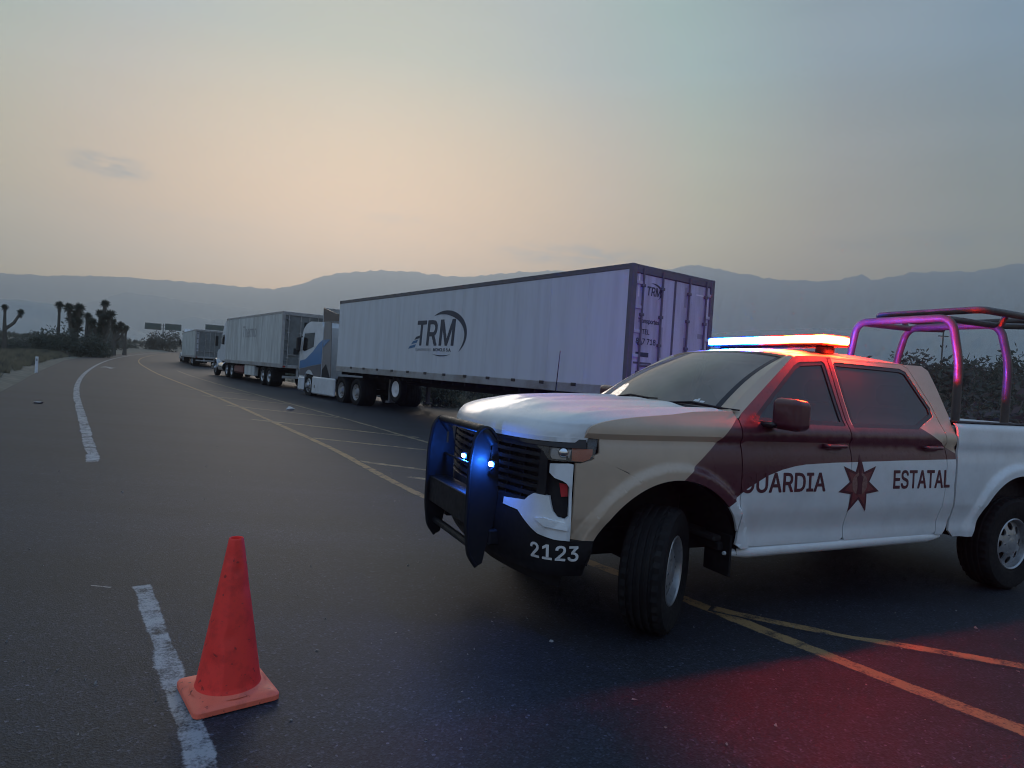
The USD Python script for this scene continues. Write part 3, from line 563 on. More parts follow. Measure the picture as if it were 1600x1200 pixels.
# --- tractor pulling it: white and blue cab-over
def cabover(loc, heading):
    t = thing('tractor_unit', 'white cab-over tractor with blue swoosh and tall roof fin', 'truck', loc, heading)
    zo = -loc[2]
    prof = [(-2.55, .95), (-2.55, 3.02), (-2.30, 3.22), (-1.1, 3.27), (-.62, 3.18), (-.28, 2.98), (-.08, 2.58), (.05, 1.9), (.07, 1.28), (.02, .95)]   # x from the front
    poly = Polygon([(x, z + zo) for x, z in prof])
    win = Polygon([(x, z + zo) for x, z in [(-1.62, 2.80), (-.48, 2.78), (-.40, 2.62), (-.30, 2.08), (-.55, 2.04), (-1.55, 2.22)]])
    arch = shapely.Point(-1.2, .5).buffer(.62)
    body = poly.difference(arch)
    obj('cab', prism(body.buffer(-.03).buffer(.03), 2.28, 'xz', -1.14), M['cab_white'], t, smooth=25)
    swo = Polygon([(x, z + zo) for x, z in [(-2.53, 2.50), (-2.1, 2.35), (-1.5, 2.02), (-.7, 1.70), (-.05, 1.62), (.0, 1.30), (-.5, 1.33), (-1.2, 1.42), (-2.53, 1.55)]]).intersection(body.buffer(-.02))
    low = Polygon([(x, z + zo) for x, z in [(-2.53, 1.54), (-1.2, 1.41), (-.5, 1.32), (-.02, 1.29), (-.02, 1.02), (-2.53, .97)]]).intersection(body.buffer(-.02))
    for s in (1, -1):
        yy = 1.142 if s > 0 else -1.152
        d = obj('cab_door', prism(Polygon([(x, z + zo) for x, z in [(-1.72, 1.05), (-1.72, 2.9), (-.42, 2.88), (-.24, 2.55), (-.12, 1.9), (-.12, 1.5), (-.55, 1.1)]]).buffer(-.02).difference(win.buffer(.04)), .004, 'xz', 1.141 if s > 0 else -1.145), M['cab_white'], t, smooth=20)
        obj('door_window', prism(win, .012, 'xz', yy - .002), M['cabglass'], t)
        obj('blue_swoosh', prism(swo, .006, 'xz', yy + .003 * s), M['cab_blue'], t)
        obj('lower_panel', prism(low, .006, 'xz', yy + .003 * s), M['frame_dark'], t)
        obj('mirror', cat(bx(-.30, -.05, s * 1.30 - .07, s * 1.30 + .07, 2.0 + zo, 2.62 + zo, .05), tube([(-.2, s * 1.12, 2.66 + zo), (-.15, s * 1.30, 2.6 + zo)], .02, 8)), M['black'], t)
        obj('side_extender', prism(Polygon([(x, z + zo) for x, z in [(-3.5, 1.0), (-3.3, 3.2), (-2.57, 3.2), (-2.57, 1.0)]]), .03, 'xz', 1.13 * s - (.03 if s > 0 else 0)), M['cab_grey'], t)
        obj('dark_wedge', prism(Polygon([(x, z + zo) for x, z in [(-3.5, 1.0), (-3.0, 1.55), (-2.6, 1.30), (-2.6, 1.0)]]), .005, 'xz', 1.134 * s - (0 if s > 0 else .005)), M['dark'], t)
        obj('blue_panel', prism(Polygon([(x, z + zo) for x, z in [(-3.3, 2.52), (-2.58, 2.50), (-2.58, 2.2)]]), .006, 'xz', 1.134 * s - (0 if s > 0 else .006)), M['cab_blue'], t)
        obj('skirt', bx(-4.22, -1.86, s * 1.2 - .05, s * 1.2 + .05, .33 + zo, 1.02 + zo, .05), M['cab_white'], t)
        obj('skirt_badge', xf(lathe([(.07, 0), (.001, .002)], 14), (-2.2, s * 1.252, .62 + zo)), M['cab_grey'], t)
        obj('step', bx(-.75, -.1, s * 1.16 - .05, s * 1.16 + .05, .40 + zo, .95 + zo, .04), M['cab_white'], t)
        obj('fin', prism(Polygon([(x, z + zo) for x, z in [(-2.42, 3.22), (-2.30, 3.82), (-2.0, 3.70), (-2.28, 3.22)]]) if False else Polygon([(x, z + zo) for x, z in [(-2.35, 3.24), (-2.27, 3.80), (-2.9, 3.66), (-3.6, 3.52), (-4.15, 3.45), (-4.15, 3.22)]]), .03, 'xz', 1.08 * s - (.03 if s > 0 else 0)), M['fin'], t)
    obj('roof_deflector', cat(ruled([(-2.27, -1.08, 3.80 + zo), (-2.27, 1.08, 3.80 + zo)], [(-1.5, -.8, 3.27 + zo), (-1.5, .8, 3.27 + zo)]), ruled([(-1.5, -.8, 3.265 + zo), (-1.5, .8, 3.265 + zo)], [(-2.3, -1.08, 3.79 + zo), (-2.3, 1.08, 3.79 + zo)])), M['cab_white'], t, smooth=False)
    obj('windshield', ruled([(.062, -1.02, 1.95 + zo), (.062, 1.02, 1.95 + zo)], [(-.05, -.98, 2.60 + zo), (-.05, .98, 2.60 + zo)], flip=False), M['cabglass'], t)
    obj('bumper', bx(-.5, .12, -1.15, 1.15, .36 + zo, .93 + zo, .06), M['cab_white'], t)
    obj('chassis', cat(bx(-6.9, -.6, .3, .42, .65, .95, .01), bx(-6.9, -.6, -.42, -.3, .65, .95, .01)), M['dark'], t)
    for s in (1, -1):
        truck_wheel(t, (-1.2, s * 1.0, .5), side=s, white=True)
        for x in (-4.80, -6.13): truck_wheel(t, (x, s * .90, .5), dual=True, side=s, white=False)
    for x in (-4.80, -6.13): obj('axle', tube([(x, -.95, .5), (x, .95, .5)], .08, 8), M['dark'], t)
    return t
o1 = base1 + F1 * 19.08
cabover((o1[0], o1[1], Z1), H1)

# --- second and third rigs
def conventional(label, loc, heading, group=None, colour='cab_white'):
    t = thing('tractor_unit', label, 'truck', loc, heading, group); c = M[colour]
    cabp = Polygon([(-3.9, 1.0), (-3.9, 3.3), (-3.6, 3.75), (-2.6, 3.35), (-2.2, 2.75), (-1.75, 1.95), (-.25, 1.72), (.0, 1.55), (.05, .75), (-.5, .75), (-.6, 1.0)])
    hood = cabp.intersection(sbox(-1.72, 0, 1, 4)).difference(shapely.Point(-.95, .5).buffer(.6)); cab = cabp.intersection(sbox(-5, 0, -1.725, 4))
    obj('cab', prism(cab, 2.1, 'xz', -1.05), c, t); obj('hood', prism(hood.buffer(-.04).buffer(.04), 1.7, 'xz', -.85), c, t)
    for s in (1, -1):
        obj('door_window', prism(Polygon([(-2.9, 2.05), (-2.9, 2.7), (-2.3, 2.68), (-1.98, 2.1)]), .01, 'xz', 1.052 if s > 0 else -1.062), M['cabglass'], t)
        obj('mirror', bx(-1.8, -1.62, s * 1.28 - .08, s * 1.28 + .08, 1.95, 2.6, .03), M['black'], t)
        obj('fuel_tank', xf(lathe([(.001, 0), (.30, 0), (.32, .03), (.32, 1.25), (.30, 1.28), (.001, 1.28)], 18, 'x'), (-3.3, s * .9, .62)), M['chrome'], t)
        obj('fender', ruled([(-.95 + .62 * math.cos(a), s * .82, .5 + .62 * math.sin(a)) for a in np.linspace(.2, 3.0, 10)], [(-.95 + .62 * math.cos(a), s * 1.16, .5 + .62 * math.sin(a)) for a in np.linspace(.2, 3.0, 10)]), c, t)
        obj('headlight', bx(.0, .1, s * .8 - .14, s * .8 + .14, .95, 1.2, .04), M['lamp_glass'], t)
        truck_wheel(t, (-.95, s * .98, .5), side=s)
        for x in (-4.6, -5.9): truck_wheel(t, (x, s * .9, .5), dual=True, side=s)
    obj('windshield', ruled([(-1.74, -.95, 2.0), (-1.74, .95, 2.0)], [(-2.17, -.9, 2.72), (-2.17, .9, 2.72)]), M['cabglass'], t)
    obj('bumper', bx(-.05, .2, -1.15, 1.15, .38, .74, .04), M['chrome'], t)
    obj('grille', bx(.04, .09, -.5, .5, .8, 1.5, .02), M['chrome'], t)
    obj('chassis', bx(-6.7, -.5, -.42, .42, .6, .95, .02), M['dark'], t)
    return t
def rig(tail, head, z):
    d = np.array(head) - np.array(tail); h = math.atan2(d[1], d[0]); l = np.array([-math.sin(h), math.cos(h)])
    return np.array(tail) - 1.28 * l, h, float(np.linalg.norm(d)), np.array([math.cos(h), math.sin(h)])
b2, H2, L2, F2 = rig((-11.15, 31.5), (-18.05, 41.1), 0); Z2 = float(gz(35))
t2 = trailer('semi_trailer', 'weathered grey box trailer with faded lettering, parked second in the line', (*b2, Z2), H2, L2, 1.22 - Z2, 3.94 - Z2, (M['trailer_grey'], M['door_dark'], M['rail']), axle_x=(2.1, 3.3), doors='dirty', lamps=False)
obj('faded_lettering', surf_text(text('Thermo', .62, .004, False, .95), L2 - 4.2, 1.283, 2.75 - Z2), M['faint'], t2, smooth=False)
obj('side_box', bx(4.9, 7.0, 1.0, 1.24, .40, 1.22 - Z2, .03), M['trailer_grey'], t2); obj('side_tank', bx(7.3, 9.6, .95, 1.22, .42, 1.15 - Z2, .10), M['tank_red'], t2)
obj('door_vent', bx(-.03, .002, -.55, .25, 3.05 - Z2, 3.50 - Z2, .02), M['dark'], t2); obj('door_stain', bx(-.004, .0, .1, .7, 1.9 - Z2, 2.2 - Z2, .002), M['dark'], t2)
c2 = b2 + F2 * (L2 + 4.3)
conventional('white long-nosed tractor at the head of the weathered grey trailer', (*c2, float(gz(c2[1]))), H2)
b3, H3, L3, F3 = rig((-30.1, 62), (-37.5, 74.2), 0); Z3 = float(gz(66))
t3 = trailer('semi_trailer', 'small far box trailer with dark ribbed doors, last in the line of trucks', (*b3, Z3), H3, L3, 1.28 - Z3, 3.96 - Z3, (M['trailer_far'], M['door_dark'], M['rail']), axle_x=(2.2, 3.5), doors='dirty', lamps=False)
obj('door_stripe', bx(-.004, .0, .95, 1.14, 1.9 - Z3, 3.7 - Z3, .002), M['door_violet'], t3)
c3 = b3 + F3 * (L3 + 4.3)
conventional('pale tractor at the far head of the line, mostly hidden by its trailer', (*c3, float(gz(c3[1]))), H3)
# ------------------------------------------------------------------ police pickup (x forward of the front axle, y left, z up)
_sz = [.30, .45, .50, .56, .62, .735, .775, .95, 1.10, 1.20, 1.25, 1.285, 1.33, 1.37, 1.42, 1.50, 1.93, 2.1]
_sy = [.86, .90, .945, .957, .950, .976, .988, .997, .992, .974, .958, .978, .972, .952, .918, .880, .690, .60]
_side = PC(_sz, _sy); _bed = PC([.30, .50, .56, .62, .735, .775, .95, 1.10, 1.22, 1.27, 1.34, 1.41, 1.45, 1.6], [.88, .945, .955, .952, .976, .988, .997, .992, .978, .984, .978, .968, .94, .93])
def side_w(X, Z):
    X = np.asarray(X, float); Z = np.asarray(Z, float)
    w = np.where(X < -2.862, _bed(np.clip(Z, .3, 1.6)), _side(np.clip(Z, .3, 2.1)))
    t = np.clip((X - .20) / .55, 0, 1.3); w = w - .085 * t ** 2.2
    for c in (0, -3.745):
        r = np.hypot(X - c, Z - .41); w = w + .036 * np.exp(-(np.clip(np.abs(r - .63) - .034, 0, 9) / .022) ** 2) * np.clip((1.22 - Z) / .1, 0, 1)
    return w
def side_fn(s, cab=False):
    return lambda u, v, t: np.stack([u, s * (side_w(np.maximum(u, -2.86) if cab else u, v) - t), v], -1)
_py = np.array([0, .33, .6, .78, .85, .895, .92, .935]); _px = np.array([1.0, .970, .915, .855, .805, .73, .64, .55])
_ss = np.r_[0, np.cumsum(np.hypot(np.diff(_py), np.diff(_px)))]; PLY, PLX = PC(_ss, _py), PC(_ss, _px); SM = float(_ss[-1])
_oz = PC([.30, .36, .42, .52, .60, .70, .80, .95, 1.10, 1.20, 1.30], [.16, .10, .03, -.012, -.025, -.03, -.018, .0, .004, .022, .06])
def fascia(s, Z, t=0.0):
    s = np.asarray(s, float); Z = np.asarray(Z, float) + 0 * s; a = np.clip(np.abs(s), 0, SM); sg = np.where(s < 0, -1., 1.)
    y, x = PLY(a), PLX(a); dy, dx = PLY(a, 1), PLX(a, 1); n = np.hypot(dx, dy); nx, ny = dy / n, -dx / n
    ny = np.where(np.abs(s) < .02, 0, ny)
    fade = np.where(Z < .9, 1.0, np.clip((SM - a) / .18, 0, 1))
    o = -(_oz(np.clip(Z, .30, 1.3)) * fade) - t
    k = np.clip((a - .98) / (SM - .98), 0, 1); k = k * k * (3 - 2 * k)
    yy = (y + ny * o) * (1 - k) + (side_w(x, Z) - t) * k
    return np.stack([x + nx * o, sg * yy, Z], -1)
def front(poly, step=.03, thick=.02, off=0.0):
    return patch(poly, lambda u, v, t: fascia(u, v, t - off), step, thick)
def both(p): return [Polygon(p).buffer(0), affinity.scale(Polygon(p).buffer(0), -1, 1, origin=(0, 0))]

PK_H = math.atan2(-math.cos(math.radians(65.268)), -math.sin(math.radians(65.268)))
pk = thing('police_pickup', 'tan, maroon and white police pickup with lit light bar and roll cage', 'pickup truck', (0.6603, 5.0655, float(gz(5.06))), PK_H)
arch = lambda c, r=.60: shapely.Point(c, .41).buffer(r, 32)
MAROON = Polygon([(.10, .90), (-.05, 1.015), (-.093, 1.051), (-.328, 1.233), (-.44, 1.333), (-.535, 1.408), (-.60, 1.47), (-1.30, 2.1), (-1.66, 2.1), (-1.66, 1.395), (-2.45, 1.392), (-2.74, 1.245), (-2.87, 1.19), (-2.87, 1.150), (-2.2, 1.138), (-1.411, 1.119), (-1.15, 1.107), (-1.046, 1.095), (-.92, 1.07), (-.788, 1.03), (-.62, .95), (-.40, .81), (-.2, .6)])
WHITE = Polygon([(-.40, .81), (-.62, .95), (-.788, 1.03), (-.92, 1.07), (-1.046, 1.095), (-1.15, 1.107), (-1.411, 1.119), (-2.2, 1.138), (-2.87, 1.150), (-2.87, .2), (-.35, .2), (-.2, .6)])
def painted(name, poly, fn, parent, base, step=.035, flip=False, thick=.018, nobands=False):
    """one panel; the largest colour field is the panel, the other fields are livery bands on it."""
    mz = [] if nobands else [('maroon', poly.intersection(MAROON)), ('white', poly.intersection(WHITE))]
    rest = poly if nobands else poly.difference(MAROON).difference(WHITE)
    mz.append((base, rest)); mz = sorted([q for q in mz if q[1].area > 2e-4], key=lambda q: -q[1].area)
    o = None
    for c, pg in mz:
        m = patch(pg.buffer(0), fn, step, thick, flip)
        if m is None: continue
        if o is None: o = obj(name, m, M[c], parent, smooth=28)
        else: obj('livery_band', m, M[c], o, smooth=28)
    return o
# zt: height of the fender top / hood shut line along x
ZT = PC([-.9, -.6, -.215, .005, .155, .33, .478, .593, .630, .641], [1.455, 1.455, 1.443, 1.418, 1.405, 1.388, 1.366, 1.332, 1.300, 1.255])
hl = [(x, float(ZT(x))) for x in np.r_[np.linspace(.641, .46, 60), np.linspace(.45, -.50, 44)]]
FENDER = Polygon([(.36, 1.055), (.60, 1.145), (.585, 1.137), (.56, 1.187), (.548, 1.252), (.641, 1.255)] [0:2] + [(.553, 1.165), (.546, 1.25)] + hl + [(-.52, 1.455), (-.548, 1.40), (-.548, .56), (-.50, .50), (-.42, .47)] + []).buffer(0)
FENDER = FENDER.difference(arch(0)).buffer(0)
CORNER = Polygon([(.695, .635), (.695, 1.100), (.66, 1.102), (.60, 1.125), (.575, 1.142), (.36, 1.050), (.2, .98), (.3, .63)]).difference(arch(0)).buffer(0)
WIN_F = Polygon([(-.70, 1.405), (-1.235, 1.80), (-1.30, 1.83), (-1.545, 1.853), (-1.56, 1.84), (-1.575, 1.395)]).buffer(.012)
WIN_R = Polygon([(-1.68, 1.39), (-1.675, 1.84), (-1.69, 1.855), (-2.45, 1.850), (-2.51, 1.83), (-2.665, 1.55), (-2.66, 1.49), (-2.42, 1.392)]).buffer(.012)
DOOR_F = Polygon([(-.557, .56), (-.557, 1.405), (-.60, 1.448), (-1.235, 1.872), (-1.30, 1.892), (-1.612, 1.905), (-1.612, .56), (-1.58, .535), (-.59, .535)]).difference(WIN_F)
DOOR_R = Polygon([(-1.621, .56), (-1.621, 1.905), (-2.50, 1.895), (-2.56, 1.87), (-2.696, 1.58), (-2.731, 1.42), (-2.731, 1.10), (-2.716, .80), (-2.696, .56), (-2.66, .535), (-1.64, .535)]).difference(WIN_R)
CPIL = Polygon([(-2.504, 1.899), (-2.564, 1.872), (-2.704, 1.58), (-2.739, 1.42), (-2.739, 1.10), (-2.724, .80), (-2.704, .53), (-2.79, .525), (-2.845, .60), (-2.866, .69), (-2.838, .94), (-2.862, 1.245), (-2.866, 1.36), (-2.885, 1.50), (-2.860, 1.70), (-2.825, 1.865), (-2.76, 1.903)]).buffer(0)
BED = Polygon([(-2.872, .555), (-2.885, .69), (-2.866, .94), (-2.885, 1.245), (-2.878, 1.442), (-4.86, 1.442), (-4.88, 1.30), (-4.87, .62), (-4.80, .56), (-4.2, .52), (-3.3, .50), (-2.95, .50)]).difference(arch(-3.745)).buffer(0)
ROCK = Polygon([(-.50, .47), (-.50, .53), (-2.80, .53), (-2.79, .47)])
for s in (1, -1):
    fn = side_fn(s); fl = s > 0
    fl = not fl if False else fl
    painted('front_fender', FENDER, fn, pk, 'tan', .018, fl)
    painted('bumper_corner', CORNER, fn, pk, 'tan', .018, fl, nobands=True)
    df = painted('front_door', DOOR_F, fn, pk, 'tan', .035, fl)
    dr = painted('rear_door', DOOR_R, fn, pk, 'tan', .035, fl)
    painted('cab_corner', CPIL, side_fn(s, True), pk, 'tan', .035, fl)
    painted('bed_side', BED, fn, pk, 'white', .02, fl, nobands=True)
    obj('window', patch(WIN_F.buffer(.01), lambda u, v, t: np.stack([u, s * (side_w(u, v) - .012 - t), v], -1), .06, .004, fl), M['tint'], df)
    obj('window', patch(WIN_R.buffer(.01), lambda u, v, t: np.stack([u, s * (side_w(u, v) - .012 - t), v], -1), .06, .004, fl), M['tint'], dr)
    for w_, d_ in ((WIN_F, df), (WIN_R, dr)):
        obj('window_trim', patch(w_.buffer(.004).difference(w_.buffer(-.030)), lambda u, v, t: np.stack([u, s * (side_w(u, v) - .004 - t), v], -1), .03, .01, fl), M['gloss_black'], d_)
    # rounded white sill under the doors
    xs = np.linspace(-.50, -2.80, 24); zs = np.interp(xs, [-2.8, -.5], [.508, .492])
    obj('sill', tube(np.stack([xs, s * np.full(24, .925), zs], 1), np.r_[.012, .03, np.full(20, .042), .03, .012], 12), M['white'], pk)
    # handles, mirrors
    for d_, hx in ((df, -1.44), (dr, -2.55)):
        w_ = float(side_w(hx, 1.235))
        obj('handle_recess', mapv(lathe([(.001, 0), (.045, -.001), (.052, .002)], 20), lambda v: np.stack([hx + v[:, 0] * 1.6, s * (side_w(hx + v[:, 0] * 1.6, 1.228 + v[:, 2] * .8) + .0025), 1.228 + v[:, 2] * .8], 1)), M['maroon'], d_)
        obj('handle', tube(rounded([(hx - .10, s * (w_ - .01), 1.240), (hx - .10, s * (w_ + .045), 1.240), (hx + .10, s * (w_ + .045), 1.240), (hx + .10, s * (w_ - .01), 1.240)], .03), .014, 10), M['maroon'], d_)
    mr = obj('mirror', xf(trimesh.convex.convex_hull(np.vstack([np.array(trimesh.creation.icosphere(2, .045).vertices) * [1, 1, 1] + p for p in ((.04, -.07, -.065), (.04, .075, -.07), (.04, -.07, .06), (.04, .07, .055), (-.02, -.065, -.06), (-.02, .07, -.065), (-.02, -.065, .055), (-.02, .068, .05))])), (-.86, s * 1.10, 1.465)), M['maroon'], pk)
    obj('mirror_arm', cat(bx(-.86, -.74, s * .93 - .05, s * .93 + .12, 1.36, 1.40, .015)) if s > 0 else bx(-.86, -.74, -.93 - .12, -.93 + .05, 1.36, 1.40, .015), M['gloss_black'], mr)
    # wheel wells and flaps
    for c in (0, -3.745):
        a = np.linspace(.12, PI - .12, 22)
        ring = np.stack([c + .597 * np.cos(a), 0 * a, .41 + .597 * np.sin(a)], 1)
        ra, rb = ring.copy(), ring.copy(); ra[:, 1] = s * .955; rb[:, 1] = s * .50
        back = np.stack([np.full(22, c), np.full(22, s * .50), np.full(22, .41)], 1)
        obj('wheel_well', cat(ruled(ra, rb), ruled(rb, back)), M['liner'], pk)
    obj('mud_flap', cat(bx(-.535, -.515, s * .86 - .14, s * .86 + .11, .34, .62, .004)), M['rubber'], pk)
    obj('mud_flap', cat(bx(-4.30, -4.28, s * .86 - .14, s * .86 + .11, .30, .58, .004)), M['rubber'], pk)
    obj('tail_lamp', bx(-4.895, -4.84, s * .90 - .07, s * .90 + .05, .98, 1.36, .02), M['tail_red'], pk)
    obj('bed_rail', bx(-4.86, -2.90, s * .90 - .055, s * .90 + .05, 1.440, 1.462, .010), M['black'], pk)
# lettering on the doors
def door_text(m, x0, z0, off=.0):
    return mapv(m, lambda v: np.stack([x0 - v[:, 0], side_w(x0 - v[:, 0], z0 + v[:, 1]) + .0008 + v[:, 2] + off, z0 + v[:, 1]], 1))
def spread(s_, h, width):
    m = text(s_, h, .0015, True); v = m.vertices.copy(); v[:, 0] *= width / np.ptp(v[:, 0]); return trimesh.Trimesh(v, m.faces, process=False)
df0 = [c for c in pk.GetChildren() if c.GetName() == 'front_door'][0]; dr0 = [c for c in pk.GetChildren() if c.GetName() == 'rear_door'][0]
obj('lettering', door_text(spread('GUARDIA', .128, .80), -.55, .918), M['letter'], df0, smooth=False)
obj('lettering', door_text(spread('ESTATAL', .135, .69), -2.085, .925), M['letter'], dr0, smooth=False)
# six-pointed... the badge: a seven-pointed star with a raised centre
def star_poly(n, R, r, rot): return Polygon([((R if k % 2 == 0 else r) * math.sin(rot + k * PI / n), (R if k % 2 == 0 else r) * math.cos(rot + k * PI / n)) for k in range(2 * n)])
def badge(poly, lift, at=(-1.705, .955)):
    p = affinity.translate(poly, *at)
    return patch(p, lambda u, v, t: np.stack([u, side_w(u, v) + lift - t, v], -1), .02, .0012, True)
b0 = obj('star_badge', badge(star_poly(7, .225, .108, 0), .0022), M['letter'], pk)
obj('badge_field', badge(star_poly(7, .165, .085, 0), .0034), paint('badge_red', (.20, .030, .036), .4, .3, .3, scale=30), b0)
obj('badge_seal', badge(shapely.Point(0, .01).buffer(.082, 20), .0046), paint('badge_pale', (.26, .14, .12), .5, .2, .6, scale=45, dirt=(.12, .03, .03)), b0)
obj('badge_figure', badge(Polygon([(-.03, -.07), (.03, -.07), (.022, .0), (.035, .06), (.012, .075), (.016, .16), (0, .19), (-.016, .16), (-.012, .075), (-.035, .06), (-.022, .0)]), .0058), M['letter'], b0)

# hood
def hood_fn(w, q, t=0.0):
    aw = np.abs(w); ymax = .915
    yf = .922 * aw; inv = PC(_py, _px); xf_ = inv(np.clip(yf, 0, .935)) - .004
    xr = -.24 - .24 * aw ** 2.2
    X = xf_ + (xr - xf_) * q
    Xc = np.clip(X, -.5, .45); Y = w * np.minimum(.911, side_w(Xc, ZT(Xc)) - .009)
    d = xf_ - X
    zc = PC([-.1, 0, .008, .03, .07, .14, .25, .45, .80, 1.1, 1.6], [1.243, 1.243, 1.275, 1.315, 1.350, 1.385, 1.415, 1.440, 1.462, 1.470, 1.472])(d)
    ze = ZT(np.clip(.636 - 1.116 * q, -.9, .641)); ze = np.minimum(ze, PC([-.1, 0, .01, .04, .10, 2], [1.25, 1.252, 1.275, 1.315, 1.40, 1.5])(d))
    b = aw ** 4.0
    Z = zc * (1 - b) + ze * b
    fr = np.clip((d - .06) / .35, 0, 1); fr = fr * fr * (3 - 2 * fr)
    ridge = .42 + .12 * np.clip(d / 1.2, 0, 1)
    Z = Z + fr * (.020 / (1 + np.exp((np.abs(Y) - ridge) / .026)) - .010 * np.exp(-((np.abs(Y) - ridge - .12) / .09) ** 2) + .012 * np.exp(-((np.abs(Y) - .80) / .05) ** 2))
    Z = Z + fr * .010 * np.exp(-((np.abs(Y) - .17) / .10) ** 2)
    return np.stack([X, Y, Z - t], -1)
_w = np.sin(np.linspace(-PI / 2, PI / 2, 141)) * .55 + np.linspace(-1, 1, 141) * .45; _q = np.linspace(0, 1, 90) ** 1.7
_W, _Q = np.meshgrid(_w, _q, indexing='ij'); _hv = hood_fn(_W.ravel(), _Q.ravel()); _i, _j = np.meshgrid(np.arange(140), np.arange(89), indexing='ij'); _a = (_i * 90 + _j).ravel()
_hf = np.concatenate([np.stack([_a, _a + 1, _a + 91], 1), np.stack([_a, _a + 91, _a + 90], 1)])
hood_top = trimesh.Trimesh(_hv, _hf, process=False)
if hood_top.face_normals[:, 2].mean() < 0: hood_top.invert()
_g = _hv.reshape(141, 90, 3); _dn = np.array([0, 0, -.028])
obj('hood', cat(hood_top, *[ruled(e_, e_ + _dn) for e_ in (_g[0], _g[-1], _g[:, 0], _g[:, -1])]), M['white'], pk, smooth=45)
for y0 in (.26, -.26): pass
# front end: bar, grille, headlights, bumper
obj('grille_bar', front(sbox(-1.07, 1.190, 1.07, 1.243), .03, .05, .012), M['gloss_black'], pk)
obj('grille_back', front(sbox(-.90, .70, .90, 1.20), .06, .0, -.055), M['dark'], pk)
gr = obj('grille', front(sbox(-.84, .815, .84, 1.190).difference(sbox(-.78, .85, .78, 1.165)), .04, .04, .004), M['black'], pk)
for k, z in enumerate(np.linspace(.885, 1.13, 6)):
    obj('grille_slat', front(sbox(-.79, z - .012, .79, z + .012), .05, .03, -.008), M['black'], gr)
for x in np.linspace(-.62, .62, 9): obj('grille_rib', front(sbox(x - .006, .85, x + .006, 1.165), .05, .02, -.022), M['black'], gr)
for s in (1, -1):
    mir = (lambda p: p) if s > 0 else (lambda p: affinity.scale(p, -1, 1, origin=(0, 0)))
    HLp = Polygon([(.715, 1.189), (.80, 1.150), (.847, 1.103), (1.055, 1.103), (1.10, 1.118), (1.125, 1.150), (1.135, 1.19), (SM - .002, 1.252), (1.075, 1.252), (1.075, 1.189)])
    h = obj('headlight', front(mir(HLp), .025, .03, -.028), M['black'], pk)
    obj('lens', front(mir(HLp.buffer(-.004)), .025, .004, .004), M['lamp_glass'], h)
    obj('reflector', front(mir(Polygon([(.80, 1.178), (.86, 1.115), (.955, 1.115), (.955, 1.182)])), .02, .004, -.016), M['steel'], h)
    c_ = fascia(s * .935, 1.158, .012)
    obj('projector', xf(trimesh.creation.icosphere(2, .034), c_), M['chrome'], h)
    obj('chrome_edge', front(mir(Polygon([(.885, 1.180), (.985, 1.176), (.975, 1.128), (.965, 1.128), (.968, 1.166), (.89, 1.170)])), .015, .004, -.006), M['letter_white'], h)
    obj('turn_signal', front(mir(Polygon([(.99, 1.186), (.99, 1.112), (1.055, 1.110), (1.095, 1.128), (1.112, 1.160), (1.115, 1.188)])), .02, .004, -.006), M['amber'], h)
    C = Polygon([(.858, 1.088), (1.035, 1.096), (1.082, 1.092), (1.082, .636), (.95, .640), (.823, .662), (.775, .69), (.725, .723), (.651, .772), (.50, .782), (.50, .824), (.697, .842), (.725, .87), (.761, .894), (.871, .893), (.895, .845), (.92, .804), (.966, .772), (1.030, .764), (1.058, .78), (1.058, .95), (1.03, .975), (.99, .990), (.912, 1.005), (.858, 1.034)]).buffer(0)
    S70 = float(PC(-_px, _ss)(-.703)); sq = lambda pl: shapely.transform(pl, lambda c: np.c_[np.where(c[:, 0] > .86, .86 + (c[:, 0] - .86) * (S70 - .86) / (1.082 - .86), c[:, 0]), c[:, 1]])
    C = sq(C)
    bm = obj('bumper_accent', front(mir(C), .02, .03, .010), M['white'], pk, smooth=22)
    obj('bumper_ledge', front(mir(sq(Polygon([(.80, .752), (.85, .765), (1.03, .745), (1.055, .72), (1.05, .70), (.86, .715)]))), .02, .012, .022), M['white'], bm)
    obj('fog_pocket', front(mir(sq(Polygon([(.85, 1.05), (1.075, 1.0), (1.075, .75), (.97, .75), (.915, .79), (.87, .88), (.80, .90), (.78, 1.0)]))), .03, .0, -.035), M['black'], pk)
    obj('fog_reflector', front(mir(sq(Polygon([(.958, .972), (1.045, .966), (1.050, .895), (.985, .89)]))), .02, .006, -.020), M['red_reflector'], pk)
    obj('tow_hook', xf(tube(rounded([(.0, 0, 0), (.07, 0, 0), (.07, 0, -.06), (0, 0, -.06)], .03), .012, 8), (.93, s * .33, .62)), M['black'], pk)
obj('bumper', front(Polygon([(-SM + .01, .40), (SM - .01, .40), (SM - .01, .632), (.95, .634), (.82, .655), (.72, .718), (.645, .765), (.50, .776), (.48, .815), (-.48, .815), (-.50, .776), (-.645, .765), (-.72, .718), (-.82, .655), (-.95, .634), (-SM + .01, .632)]), .035, .03, .004), M['black'], pk)
obj('air_dam', front(sbox(-1.0, .29, 1.0, .40), .05, .02, -.03), M['dark'], pk)
obj('number_plate_recess', front(sbox(-.17, .56, .17, .74), .04, .01, .012), M['gloss_black'], pk)
m2123 = spread('2123', .090, .285)
obj('number_lettering', mapv(m2123, lambda v: fascia(.775 + v[:, 0] , .512 + v[:, 1], -.0065 - v[:, 2])), M['letter_white'], pk, smooth=False)
for s in (1, -1):
    obj('bumper_end', patch(Polygon([(.69, .44), (.69, .632), (.50, .632), (.545, .44)]).difference(arch(0)), lambda u, v, t: np.stack([u, s * (side_w(u, v) - .004 - t), v], -1), .03, .02, s > 0), M['black'], pk)

